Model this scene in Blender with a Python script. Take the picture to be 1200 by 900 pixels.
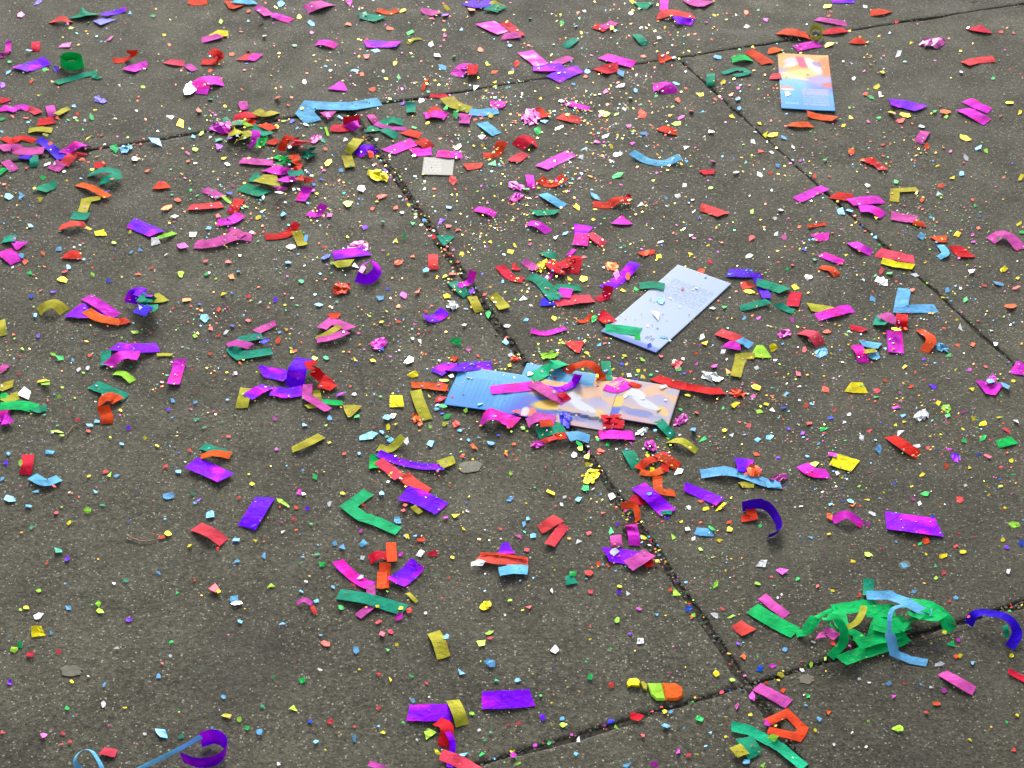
import bpy, bmesh, math, random, re
from mathutils import Vector, Matrix, noise as mnoise

random.seed(11)
S = bpy.context.scene
for o in list(bpy.data.objects):
    bpy.data.objects.remove(o)
COL = S.collection

# ------------------------------------------------------------------ camera
W_PX, H_PX, F_PX = 1200.0, 900.0, 1941.0
CAM_H = 1.5
PITCH, ROLL = math.radians(35.87), math.radians(1.36)
VP1, VP2 = (6419.0, -816.0), (-358.0, -977.0)
# world up seen from the camera (camera axes: x right, y up, z back)
UP = Vector((math.cos(PITCH) * math.sin(ROLL), math.cos(PITCH) * math.cos(ROLL), math.sin(PITCH)))
FW = Vector((0, 0, -1)); FW = (FW - UP * FW.dot(UP)).normalized()
RT = FW.cross(UP)
R = Matrix((RT, FW, UP))                       # camera axes -> world axes
cam = bpy.data.cameras.new('camera')
cam.sensor_fit = 'HORIZONTAL'; cam.sensor_width = 36.0
cam.lens = F_PX / W_PX * 36.0
cam.clip_start = 0.05; cam.clip_end = 500
cam.dof.use_dof = True; cam.dof.focus_distance = 2.3; cam.dof.aperture_fstop = 22.0
camo = bpy.data.objects.new('camera', cam); COL.objects.link(camo)
camo.matrix_world = Matrix.Translation((0, 0, CAM_H)) @ R.to_4x4()
S.camera = camo
S.render.resolution_x, S.render.resolution_y = 1024, 768

# ------------------------------------------------------------------ light
SUN_EL, SUN_AZ = math.radians(29), math.radians(-3)      # ahead of the camera, soft
w = bpy.data.worlds.new('World'); S.world = w; w.use_nodes = True
nt = w.node_tree; nt.nodes.clear()
sky = nt.nodes.new('ShaderNodeTexSky'); sky.sky_type = 'NISHITA'; sky.sun_disc = False
sky.sun_elevation = SUN_EL; sky.sun_rotation = SUN_AZ
sky.air_density = 1.0; sky.dust_density = 3.0; sky.ozone_density = 0.6
hs = nt.nodes.new('ShaderNodeHueSaturation'); hs.inputs['Saturation'].default_value = 0.35
bg = nt.nodes.new('ShaderNodeBackground'); bg.inputs['Strength'].default_value = 0.13
wo = nt.nodes.new('ShaderNodeOutputWorld')
nt.links.new(sky.outputs[0], hs.inputs['Color']); nt.links.new(hs.outputs[0], bg.inputs[0]); nt.links.new(bg.outputs[0], wo.inputs[0])
sl = bpy.data.lights.new('sun', 'SUN'); sl.energy = 1.5; sl.angle = math.radians(16); sl.color = (1, 0.95, 0.87)
so = bpy.data.objects.new('sun', sl); COL.objects.link(so)
sd = Vector((math.sin(SUN_AZ) * math.cos(SUN_EL), math.cos(SUN_AZ) * math.cos(SUN_EL), math.sin(SUN_EL)))
so.rotation_euler = sd.to_track_quat('Z', 'Y').to_euler(); so.location = (0, 3, 4)
S.view_settings.view_transform = 'Standard'; S.view_settings.look = 'None'
S.view_settings.exposure = 0.85; S.view_settings.gamma = 1.0
S.render.engine = 'CYCLES'

# ------------------------------------------------------------------ mapping photo -> pavement
RI = R.transposed()
CP = Vector((0, 0, CAM_H))
def unproj(px, py, h=0.0):
    d = R @ Vector(((px - W_PX / 2), -(py - H_PX / 2), -F_PX))
    t = (h - CAM_H) / d.z
    return CP + d * t
def proj(P):
    c = RI @ (P - CP)
    return (W_PX / 2 + F_PX * c.x / -c.z, H_PX / 2 - F_PX * c.y / -c.z)
def vpdir(vp):
    d = R @ Vector((vp[0] - W_PX / 2, -(vp[1] - H_PX / 2), -F_PX)); d.z = 0
    return d.normalized()
E1 = vpdir(VP1); E2 = Vector((-E1.y, E1.x, 0))            # slab axes: across, away
def pq(px, py):
    g = unproj(px, py); return (g.dot(E1), g.dot(E2))

# ------------------------------------------------------------------ materials
def lin(c):
    return tuple(((v / 255) / 12.92 if v <= 10 else ((v / 255 + 0.055) / 1.055) ** 2.4) for v in c)
SRGB = dict(pu=(112, 0, 246), ma=(190, 38, 182), pk=(198, 78, 166), co=(216, 66, 80), rd=(200, 26, 24), org=(0, 0, 0),
            te=(24, 140, 112), gr=(8, 176, 84), ol=(170, 164, 52), ye=(222, 206, 20), lb=(100, 172, 224), bl=(18, 60, 200),
            lg=(150, 212, 62), wh=(222, 228, 232), fw=(206, 66, 180), tan=(150, 120, 95))
SRGB['tg'] = (26, 170, 118); SRGB['or'] = (224, 76, 34); SRGB['in'] = (62, 14, 188)
SHEEN = dict(pu=(196, 26, 222), ma=(225, 20, 150), fw=(236, 150, 216))  # pink sheen of the foil, painted into its base colour in patches
FOIL = {'pu', 'ma', 'in', 'fw'}
def N(nt, kind, **kw):
    n = nt.nodes.new(kind)
    for k, v in kw.items(): setattr(n, k, v)
    return n
MATS = {}
def mat_paper(code, flake=False):
    key = (code, flake)
    if key in MATS: return MATS[key]
    m = bpy.data.materials.new(('foil_' if (flake or code in FOIL) else 'tissue_') + code); m.use_nodes = True
    nt = m.node_tree; b = nt.nodes['Principled BSDF']; out = nt.nodes['Material Output']
    alb = (0.82 if flake else 0.95) if flake else 1.12 if code in FOIL else 1.22
    base = tuple(min(.85, v * alb) for v in lin(SRGB[code])) + (1,)
    tc = N(nt, 'ShaderNodeTexCoord'); oi = N(nt, 'ShaderNodeObjectInfo')
    add = N(nt, 'ShaderNodeVectorMath', operation='ADD'); nt.links.new(tc.outputs['Object'], add.inputs[0])
    sc = N(nt, 'ShaderNodeVectorMath', operation='SCALE'); sc.inputs['Scale'].default_value = 7.0
    comb = N(nt, 'ShaderNodeCombineXYZ'); nt.links.new(oi.outputs['Random'], comb.inputs[0]); nt.links.new(oi.outputs['Random'], comb.inputs[1])
    nt.links.new(comb.outputs[0], sc.inputs[0]); nt.links.new(sc.outputs[0], add.inputs[1])
    nz = N(nt, 'ShaderNodeTexNoise'); nz.inputs['Scale'].default_value = 45; nz.inputs['Detail'].default_value = 3
    nt.links.new(add.outputs[0], nz.inputs['Vector'])
    hsv = N(nt, 'ShaderNodeHueSaturation')
    mr = N(nt, 'ShaderNodeMapRange'); mr.inputs['To Min'].default_value = 0.487; mr.inputs['To Max'].default_value = 0.513
    nt.links.new(oi.outputs['Random'], mr.inputs['Value']); nt.links.new(mr.outputs[0], hsv.inputs['Hue'])
    mv = N(nt, 'ShaderNodeMapRange'); mv.inputs['From Min'].default_value = 0.3; mv.inputs['From Max'].default_value = 0.7
    mv.inputs['To Min'].default_value = 0.66; mv.inputs['To Max'].default_value = 1.18
    nt.links.new(nz.outputs['Fac'], mv.inputs['Value']); nt.links.new(mv.outputs[0], hsv.inputs['Value'])
    if code in SHEEN:
        mx = N(nt, 'ShaderNodeMix', data_type='RGBA'); mx.inputs[6].default_value = base
        mx.inputs[7].default_value = tuple(v * alb for v in lin(SHEEN[code])) + (1,)
        n2 = N(nt, 'ShaderNodeTexNoise'); n2.inputs['Scale'].default_value = 26; n2.inputs['Detail'].default_value = 1
        nt.links.new(add.outputs[0], n2.inputs['Vector'])
        mr2 = N(nt, 'ShaderNodeMapRange'); mr2.inputs['From Min'].default_value = 0.52; mr2.inputs['From Max'].default_value = 0.68
        nt.links.new(n2.outputs['Fac'], mr2.inputs['Value']); nt.links.new(mr2.outputs[0], mx.inputs[0])
        nt.links.new(mx.outputs[2], hsv.inputs['Color'])
    else:
        hsv.inputs['Color'].default_value = base
    nt.links.new(hsv.outputs[0], b.inputs['Base Color'])
    foil = flake or code in FOIL
    b.inputs['Roughness'].default_value = (0.4 if flake else 0.58) if foil else 0.7
    b.inputs['Specular IOR Level'].default_value = (0.25 if code == 'fw' and flake else 0.1 if flake else 0.025) if foil else 0.06
    b.inputs['Metallic'].default_value = (0.2 if code == 'fw' and not flake else 0.4 if code == 'fw' else 0.55 if flake and code in ('wh', 'ye', 'or', 'lg') else 0.3 if flake else 0.12) if foil else 0.0
    if code == 'fw': b.inputs['Roughness'].default_value = 0.4 if flake else 0.62
    bp = N(nt, 'ShaderNodeBump'); bp.inputs['Strength'].default_value = 0.6; bp.inputs['Distance'].default_value = 0.003
    n3 = N(nt, 'ShaderNodeTexNoise'); n3.inputs['Scale'].default_value = 95 if not foil else 75; n3.inputs['Detail'].default_value = 3; n3.inputs['Distortion'].default_value = 0.8
    nt.links.new(add.outputs[0], n3.inputs['Vector']); nt.links.new(n3.outputs['Fac'], bp.inputs['Height'])
    nt.links.new(bp.outputs[0], b.inputs['Normal'])
    if not foil:
        tr = N(nt, 'ShaderNodeBsdfTranslucent'); nt.links.new(hsv.outputs[0], tr.inputs['Color'])
        ms = N(nt, 'ShaderNodeMixShader'); ms.inputs[0].default_value = 0.1
        nt.links.new(b.outputs[0], ms.inputs[1]); nt.links.new(tr.outputs[0], ms.inputs[2]); nt.links.new(ms.outputs[0], out.inputs['Surface'])
    MATS[key] = m
    return m

def mat_attr(name, rough=0.4, metal=0.0, spec=0.5, bump=0.0):
    m = bpy.data.materials.new(name); m.use_nodes = True
    nt = m.node_tree; b = nt.nodes['Principled BSDF']
    a = N(nt, 'ShaderNodeAttribute', attribute_name='Col'); nt.links.new(a.outputs['Color'], b.inputs['Base Color'])
    b.inputs['Roughness'].default_value = rough; b.inputs['Metallic'].default_value = metal
    b.inputs['Specular IOR Level'].default_value = spec
    if bump:
        bp = N(nt, 'ShaderNodeBump'); bp.inputs['Strength'].default_value = bump; bp.inputs['Distance'].default_value = 0.002
        n3 = N(nt, 'ShaderNodeTexNoise'); n3.inputs['Scale'].default_value = 40; n3.inputs['Detail'].default_value = 5
        tc = N(nt, 'ShaderNodeTexCoord'); nt.links.new(tc.outputs['Object'], n3.inputs['Vector'])
        nt.links.new(n3.outputs['Fac'], bp.inputs['Height']); nt.links.new(bp.outputs[0], b.inputs['Normal'])
    return m

def mat_plain(name, c, rough=0.6, alpha=None):
    m = bpy.data.materials.new(name); m.use_nodes = True
    nt = m.node_tree; b = nt.nodes['Principled BSDF']
    tc = N(nt, 'ShaderNodeTexCoord'); nz = N(nt, 'ShaderNodeTexNoise'); nz.inputs['Scale'].default_value = 60; nz.inputs['Detail'].default_value = 6
    nt.links.new(tc.outputs['Object'], nz.inputs['Vector'])
    hsv = N(nt, 'ShaderNodeHueSaturation'); hsv.inputs['Color'].default_value = tuple(lin(c)) + (1,)
    mv = N(nt, 'ShaderNodeMapRange'); mv.inputs['From Min'].default_value = 0.3; mv.inputs['From Max'].default_value = 0.7
    mv.inputs['To Min'].default_value = 0.7; mv.inputs['To Max'].default_value = 1.2
    nt.links.new(nz.outputs['Fac'], mv.inputs['Value']); nt.links.new(mv.outputs[0], hsv.inputs['Value'])
    nt.links.new(hsv.outputs[0], b.inputs['Base Color']); b.inputs['Roughness'].default_value = rough
    if alpha is not None: b.inputs['Alpha'].default_value = alpha
    return m

def mat_stone():
    m = bpy.data.materials.new('paving_stone'); m.use_nodes = True
    nt = m.node_tree; b = nt.nodes['Principled BSDF']; L = nt.links.new
    geo = N(nt, 'ShaderNodeNewGeometry')          # slabs share one weathered field, offset per slab below
    oi = N(nt, 'ShaderNodeObjectInfo')
    pos = geo.outputs['Position']
    def noise(scale, detail=4, rough=0.6, dist=0.0):
        n = N(nt, 'ShaderNodeTexNoise'); n.inputs['Scale'].default_value = scale; n.inputs['Detail'].default_value = detail
        n.inputs['Roughness'].default_value = rough; n.inputs['Distortion'].default_value = dist
        L(pos, n.inputs['Vector']); return n.outputs['Fac']
    def ramp(src, a, c, lo, hi):
        r = N(nt, 'ShaderNodeMapRange'); r.inputs['From Min'].default_value = a; r.inputs['From Max'].default_value = c
        r.inputs['To Min'].default_value = lo; r.inputs['To Max'].default_value = hi; L(src, r.inputs['Value']); return r.outputs[0]
    def mixc(f, c1, c2):
        x = N(nt, 'ShaderNodeMix', data_type='RGBA')
        if hasattr(f, 'links'): L(f, x.inputs[0])
        else: x.inputs[0].default_value = f
        for i, c in ((6, c1), (7, c2)):
            if isinstance(c, tuple): x.inputs[i].default_value = c + (1,)
            else: L(c, x.inputs[i])
        return x.outputs[2]
    def math_(op, a, bb):
        x = N(nt, 'ShaderNodeMath', operation=op)
        for i, v in enumerate((a, bb)):
            if hasattr(v, 'links'): L(v, x.inputs[i])
            else: x.inputs[i].default_value = v
        return x.outputs[0]
    # base tone: dark grey brown with broad stains and a fine sandy grain
    big = noise(1.6, 5, 0.6, 0.4); mid = noise(11, 5, 0.65); fine = noise(260, 3, 0.7); fin2 = noise(620, 2, 0.6)
    c = mixc(ramp(big, 0.35, 0.65, 0, 1), (0.0454, 0.0441, 0.0324), (0.0842, 0.0794, 0.0567))
    c = mixc(ramp(mid, 0.42, 0.72, 0, 0.55), c, (0.0373, 0.0365, 0.0279))
    gr1 = noise(120, 4, 0.75); c = mixc(ramp(gr1, 0.50, 0.72, 0, 0.7), c, (0.1539, 0.1458, 0.1102)); c = mixc(ramp(gr1, 0.46, 0.30, 0, 0.75), c, (0.0194, 0.0191, 0.0159))
    c = mixc(ramp(fine, 0.52, 0.74, 0, 0.75), c, (0.1620, 0.1523, 0.1166))
    c = mixc(ramp(fine, 0.46, 0.30, 0, 0.7), c, (0.0211, 0.0203, 0.0170))
    # pale and dark aggregate grains
    def grains(scale, rad, pick, col, c):
        v = N(nt, 'ShaderNodeTexVoronoi'); v.inputs['Scale'].default_value = scale; v.inputs['Randomness'].default_value = 1.0
        L(pos, v.inputs['Vector'])
        sp = N(nt, 'ShaderNodeSeparateColor'); L(v.outputs['Color'], sp.inputs[0])
        on = ramp(sp.outputs[0], pick, pick + 0.02, 0, 1)
        r = math_('MULTIPLY', sp.outputs[1], rad)
        near = N(nt, 'ShaderNodeMath', operation='LESS_THAN'); L(v.outputs['Distance'], near.inputs[0]); L(r, near.inputs[1])
        f = math_('MULTIPLY', on, near.outputs[0])
        return mixc(math_('MULTIPLY', f, 0.6), c, col), f
    c, g1 = grains(210, 0.42, 0.80, (0.2754, 0.2592, 0.2106), c)
    c, g2 = grains(330, 0.45, 0.84, (0.4860, 0.4617, 0.3888), c)
    c, g3 = grains(170, 0.40, 0.86, (0.0227, 0.0211, 0.0194), c)
    # old grey wear marks
    st = noise(4.2, 6, 0.7, 1.2)
    dk = noise(2.7, 6, 0.72, 0.8); c = mixc(ramp(dk, 0.50, 0.68, 0, 0.42), c, (0.027, 0.026, 0.0215))
    sc2 = noise(8.5, 7, 0.75, 2.0); c = mixc(ramp(sc2, 0.56, 0.68, 0, 0.4), c, (0.105, 0.100, 0.080))
    c = mixc(ramp(st, 0.60, 0.72, 0, 0.28), c, (0.1264, 0.1215, 0.1037))
    tone = N(nt, 'ShaderNodeHueSaturation'); L(c, tone.inputs['Color'])
    L(ramp(oi.outputs['Random'], 0, 1, 0.96, 1.15), tone.inputs['Value']); tone.inputs['Saturation'].default_value = 1.04
    L(tone.outputs[0], b.inputs['Base Color'])
    L(ramp(mid, 0.3, 0.7, 0.66, 0.86), b.inputs['Roughness'])
    b.inputs['Specular IOR Level'].default_value = 0.14
    # relief
    h = math_('ADD', math_('MULTIPLY', fine, 0.8), math_('MULTIPLY', fin2, 0.5))
    h = math_('ADD', h, math_('MULTIPLY', gr1, 1.0))
    h = math_('SUBTRACT', h, math_('MULTIPLY', g3, 0.5)); h = math_('ADD', h, math_('MULTIPLY', g1, 0.3))
    bp = N(nt, 'ShaderNodeBump'); bp.inputs['Strength'].default_value = 0.55; bp.inputs['Distance'].default_value = 0.003
    L(h, bp.inputs['Height']); L(bp.outputs[0], b.inputs['Normal'])
    return m

# ------------------------------------------------------------------ helpers
def mesh_obj(name, verts, faces, mat, origin=None, parent=None, smooth=True, facecols=None, vertcols=None, flat_from=0):
    if origin is None:
        origin = Vector((0, 0, 0))
    me = bpy.data.meshes.new(name)
    me.from_pydata([(v[0] - origin.x, v[1] - origin.y, v[2] - origin.z) for v in verts], [], faces)
    me.materials.append(mat)
    if smooth: me.polygons.foreach_set('use_smooth', [(not flat_from or i < flat_from) for i in range(len(me.polygons))])
    if facecols:
        a = me.attributes.new('Col', 'FLOAT_COLOR', 'FACE'); a.data.foreach_set('color', [x for c in facecols for x in (c[0], c[1], c[2], 1)])
    if vertcols:
        a = me.attributes.new('Col', 'FLOAT_COLOR', 'POINT'); a.data.foreach_set('color', [x for c in vertcols for x in (c[0], c[1], c[2], 1)])
    me.update()
    o = bpy.data.objects.new(name, me); COL.objects.link(o); o.location = origin
    if parent is not None: o.parent = parent
    return o

# what already lies on the pavement, so that later pieces rest on earlier ones
CELL = 0.004; HM = {}
def hm_get(x, y): return HM.get((int(math.floor(x / CELL)), int(math.floor(y / CELL))), 0.0)
def hm_put(x, y, z):
    k = (int(math.floor(x / CELL)), int(math.floor(y / CELL)))
    z = min(z, 0.024)
    if z > HM.get(k, 0.0): HM[k] = z
def hm_quad(a, b, c, d):
    n = max(2, int(max((a - b).length, (c - d).length) / CELL * 1.5) + 1); m_ = max(2, int(max((a - d).length, (b - c).length) / CELL * 1.5) + 1)
    for i in range(n + 1):
        s = i / n; p = a.lerp(b, s); q = d.lerp(c, s)
        for j in range(m_ + 1):
            g = p.lerp(q, j / m_); hm_put(g.x, g.y, g.z)

# ------------------------------------------------------------------ pavement
stone = mat_stone()
dirt = mat_plain('joint_dirt', (52, 48, 40), 0.95)
pav = mesh_obj('pavement', [(-40, -40, -0.0048), (40, -40, -0.0048), (40, 60, -0.0048), (-40, 60, -0.0048)], [(0, 1, 2, 3)], dirt)
pav['kind'] = 'structure'
qU = sum(pq(*p)[1] for p in ((430, 128), (600, 97), (800, 65), (1020, 30))) / 4
qL = sum(pq(*p)[1] for p in ((610, 880), (735, 842), (845, 812), (1050, 752), (1190, 710))) / 5
pA = sum(pq(*p)[0] for p in ((520, 285), (612, 418), (717, 575), (785, 672), (850, 766))) / 5
pB = sum(pq(*p)[0] for p in ((920, 180), (1030, 280), (1097, 346))) / 3
pC = sum(pq(*p)[0] for p in ((880, 810), (940, 890))) / 2
def slab(p0, p1, q0, q1, lift=0.0, detail=True, seed=0):
    """one stone: worn rounded arris, chipped outline, sides going down into the joint"""
    rnd = random.Random(seed)
    step = 0.012 if detail else 0.25
    out = []
    def edge(a, b):
        L = math.hypot(b[0] - a[0], b[1] - a[1]); n = max(2, int(L / step))
        for i in range(n):
            t = i / n; out.append((a[0] + (b[0] - a[0]) * t, a[1] + (b[1] - a[1]) * t))
    edge((p0, q0), (p1, q0)); edge((p1, q0), (p1, q1)); edge((p1, q1), (p0, q1)); edge((p0, q1), (p0, q0))
    cx, cy = (p0 + p1) / 2, (q0 + q1) / 2; ex, ey = (p1 - p0) / 2, (q1 - q0) / 2
    rings = []
    for inset, z in ((0.008, 0.0), (0.0035, -0.0004), (0.0012, -0.0012), (0.0, -0.0034), (0.0002, -0.012)):
        ring = []
        for (p, q) in out:
            e = 0.0
            if detail:
                v = Vector((p * 30, q * 30, seed * 3.1)); e = 0.0024 * mnoise.noise(v) + 0.002 * max(0, mnoise.noise(v * 2.7)) + 0.0016 * mnoise.noise(v * 6.1)
                big = mnoise.noise(Vector((p * 7, q * 7, seed + 9.0)))
                if big > 0.12: e += (big - 0.12) * 0.016
            k = inset + e + 0.0007
            dx = min(1.0, max(-1.0, (p - cx) / ex)); dy = min(1.0, max(-1.0, (q - cy) / ey))
            pp = cx + dx * (ex - k) if abs(dx) >= abs(dy) * 0 and ex - abs(p - cx) < 1e-6 else min(max(p, p0 + k), p1 - k)
            qq = cy + dy * (ey - k) if ey - abs(q - cy) < 1e-6 else min(max(q, q0 + k), q1 - k)
            zz = z + (0.0006 * mnoise.noise(Vector((p * 20, q * 20, seed))) if detail and z > -0.003 else 0)
            g = E1 * pp + E2 * qq; ring.append((g.x, g.y, zz + lift))
        rings.append(ring)
    n = len(out); verts = [v for r in rings for v in r]; faces = [tuple(range(n))]
    for r in range(len(rings) - 1):
        for i in range(n):
            j = (i + 1) % n
            faces.append((r * n + i, (r + 1) * n + i, (r + 1) * n + j, r * n + j))
    o = mesh_obj('paving_slab', verts, faces, stone, origin=E1 * cx + E2 * cy, parent=pav, smooth=False)
    return o
G = 0.0002     # half joint
JA = 0.0042
rowh = qU - qL
slab(pA - 1.62, pA - JA, qL + 0.002, qU - G, -0.0012, True, 1)
slab(pA + JA, pB - 0.001, qL + 0.002, qU - G, 0.0, True, 2)
slab(pB + 0.001, pB + 1.35, qL + G, qU - G, -0.0006, True, 3)
slab(pC - 1.55, pC - 0.0035, qL - 1.4, qL - G, -0.0015, True, 4)
slab(pC + 0.0035, pC + 1.25, qL - 1.4, qL - G, -0.0008, True, 5)
slab(pA - 1.30, pA + 1.95, qU + G, qU + 1.3, 0.0, True, 6)
k = 20
for (a, b_, c_, d_) in ((pA - 3.2, pA - 1.63, qL + G, qU - G), (pB + 1.36, pB + 2.9, qL + G, qU - G), (pC - 3.1, pC - 1.56, qL - 1.4, qL - G),
                        (pC + 1.26, pC + 2.7, qL - 1.4, qL - G), (pA - 2.9, pA - 1.31, qU + G, qU + 1.3), (pA + 1.96, pA + 3.4, qU + G, qU + 1.3)):
    slab(a, b_, c_, d_, 0, False, k); k += 1
for i in range(-2, 3):
    for q0, q1 in ((qU + 1.307, qU + 2.7), (qU + 2.707, qU + 4.1), (qL - 2.8, qL - 1.407)):
        slab(pA + i * 1.5 + 0.004, pA + i * 1.5 + 1.496, q0, q1, 0, False, k); k += 1

# ------------------------------------------------------------------ leaflets and cards
def rect_fit(quad):
    """four photo corners -> centre, axes and size of a true rectangle on the slab"""
    g = [unproj(*c) for c in quad]
    c = (g[0] + g[1] + g[2] + g[3]) / 4
    u = ((g[1] - g[0]) + (g[2] - g[3])) / 2; v = ((g[3] - g[0]) + (g[2] - g[1])) / 2
    lu, lv = u.length, v.length; u.normalize(); v = (v - u * v.dot(u)).normalized()
    return c, u, v, lu, lv
CARDS = set()
def card(name, quad, art, nu, nv, bend, mat, thick=0.0005, skip=None, lift=0.0006, alb=0.76):
    c, u, v, lu, lv = rect_fit(quad)
    top = []; cols = []
    for j in range(nv + 1):
        for i in range(nu + 1):
            s, t = i / nu, j / nv
            P = c + u * ((s - 0.5) * lu) + v * ((t - 0.5) * lv)
            z = bend(s, t)
            base = max(hm_get(P.x + dx, P.y + dy) for dx in (-.004, 0, .004) for dy in (-.004, 0, .004)) if lift > 0 else 0
            P.z = max(z, base * 0.9) + lift
            CARDS.add((int(P.x / .006), int(P.y / .006)))
            top.append(P); cols.append(tuple(v * alb for v in lin(art(s, t))))
    n = len(top); W = nu + 1
    verts = top + [p - Vector((0, 0, thick)) for p in top]
    faces = []
    for j in range(nv):
        for i in range(nu):
            a = j * W + i
            if skip and skip((i + .5) / nu, (j + .5) / nv): continue
            faces.append((a, a + W, a + W + 1, a + 1)); faces.append((n + a, n + a + 1, n + a + W + 1, n + a + W))
    rim = [i for i in range(W)] + [j * W + nu for j in range(1, nv + 1)] + [nv * W + i for i in range(nu - 1, -1, -1)] + [j * W for j in range(nv - 1, 0, -1)]
    if not skip:
        for a, b_ in zip(rim, rim[1:] + rim[:1]): faces.append((a, b_, n + b_, n + a))
    o = mesh_obj(name, verts, faces, mat, origin=Vector((c.x, c.y, 0)), vertcols=cols + cols)
    for j in range(0, nv, 1):
        for i in range(0, nu, 1):
            p = top[j * W + i]; hm_put(p.x, p.y, p.z)
    hm_quad(top[0], top[nu], top[-1], top[nv * W])
    return o
def mixv(a, b, t):
    t = min(1, max(0, t)); return tuple(x + (y - x) * t for x, y in zip(a, b))
def ell(s, t, cx, cy, rx, ry, ang=0):
    ca, sa = math.cos(ang), math.sin(ang); x, y = s - cx, t - cy
    x, y = x * ca + y * sa, -x * sa + y * ca
    return 1 - math.sqrt((x / rx) ** 2 + (y / ry) ** 2)
def soft(v, e=0.12): return min(1, max(0, v / e + 0.5))
def n2(s, t, k, o=0.0): return mnoise.noise(Vector((s * k, t * k, o)))
def art_front(x, y):
    """x across 0..1, y from the printed foot (0) to the picture end (1): sky blue text half, warm abstract picture"""
    c = mixv((20, 150, 226), (126, 200, 242), y * 2.0 + 0.12 * n2(x, y, 4))
    c = mixv(c, (96, 120, 222), soft(ell(x, y, 0.9, 0.50, 0.35, 0.2), .5) * .8)
    c = mixv(c, (176, 160, 214), soft(y - 0.52 - 0.08 * math.sin(x * 5 + 1), 0.12))
    c = mixv(c, (236, 176, 96), soft(y - 0.60 - 0.16 * (x - 0.45) ** 2 * 4 + 0.05 * n2(x, y, 5, 3), 0.08))
    c = mixv(c, (247, 214, 122), soft(ell(x, y, 0.42, 0.64, 0.42, 0.08, 0.15), .5))
    c = mixv(c, (250, 228, 190), soft(ell(x, y, 0.30, 0.585, 0.24, 0.035, -0.2), .6))
    c = mixv(c, (232, 128, 60), soft(ell(x, y, 0.92, 0.78, 0.16, 0.17), .4))
    c = mixv(c, (214, 202, 214), soft(ell(x, y, 0.24, 0.87, 0.13, 0.06, 0.3), .5))
    c = mixv(c, (246, 238, 234), soft(ell(x, y, 0.26, 0.80, 0.16, 0.035, 0.3), .5))
    c = mixv(c, (247, 240, 240), soft(ell(x, y, 0.68, 0.80, 0.2, 0.085, -0.7), .4))
    c = mixv(c, (170, 140, 190), soft(ell(x, y, 0.76, 0.83, 0.1, 0.045, -0.3), .4))
    c = mixv(c, (226, 62, 132), soft(min(0.075 - abs(x - 0.46 + (y - 0.85) * 0.3), 0.095 - abs(y - 0.855)), 0.03))
    c = mixv(c, (244, 150, 140), soft(ell(x, y, 0.12, 0.37, 0.13, 0.035), .5))
    c = mixv(c, (250, 222, 214), soft(ell(x, y, 0.15, 0.345, 0.12, 0.018), .5))
    c = mixv(c, (232, 96, 96), soft(ell(x, y, 0.94, 0.45, 0.13, 0.04), .5))
    if 0.40 < x < 0.93 and 0.07 < y < 0.38:                       # text panel
        c = mixv(c, (92, 130, 220), 0.55 * soft(0.02 + min(y - 0.07, 0.38 - y, x - 0.4, 0.93 - x), 0.02))
        if y > 0.27: c = mixv(c, (176, 160, 222), 0.6)
    row = int((y - 0.06) / 0.021); fr = ((y - 0.06) / 0.021) % 1
    if 0.08 < y < 0.37 and 0.42 < x < 0.91 and fr > 0.5 and n2(x, row, 26, 7) > -0.25: c = mixv(c, (196, 226, 250), 0.6)
    if 0.08 < x < 0.34 and 0.09 < y < 0.13 and fr > 0.5 and n2(x, row, 26, 7) > -0.2: c = mixv(c, (206, 232, 250), 0.55)
    return c
def art_pale(x, y):
    """sun bleached picture end of the other leaflets: patches of lilac, white, peach and blue"""
    c = mixv((222, 182, 146), (186, 176, 200), soft(n2(x * 1.2, y, 4.2, 5) + .12, .5))
    for i, (cx, cy, rx, ry, a, col) in enumerate(((.30, .72, .12, .07, .4, (222, 228, 240)), (.52, .82, .14, .06, .5, (216, 226, 240)), (.55, .62, .12, .05, .2, (232, 226, 226)),
                                 (.36, .90, .13, .05, .3, (176, 172, 216)), (.80, .80, .1, .09, .6, (112, 128, 206)), (.74, .68, .07, .06, .2, (126, 140, 210)), (.88, .92, .1, .06, .1, (150, 160, 206)),
                                 (.15, .85, .16, .07, -.2, (232, 184, 150)), (.65, .94, .1, .03, .2, (240, 196, 120)), (.12, .66, .12, .05, .3, (246, 206, 120)), (.95, .72, .09, .14, 0, (206, 158, 170)))):
        c = mixv(c, col, soft(ell(x, y, cx, cy, rx, ry, a) + 0.25 * n2(x, y, 9, i), .25) * .9)
    return c
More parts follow.
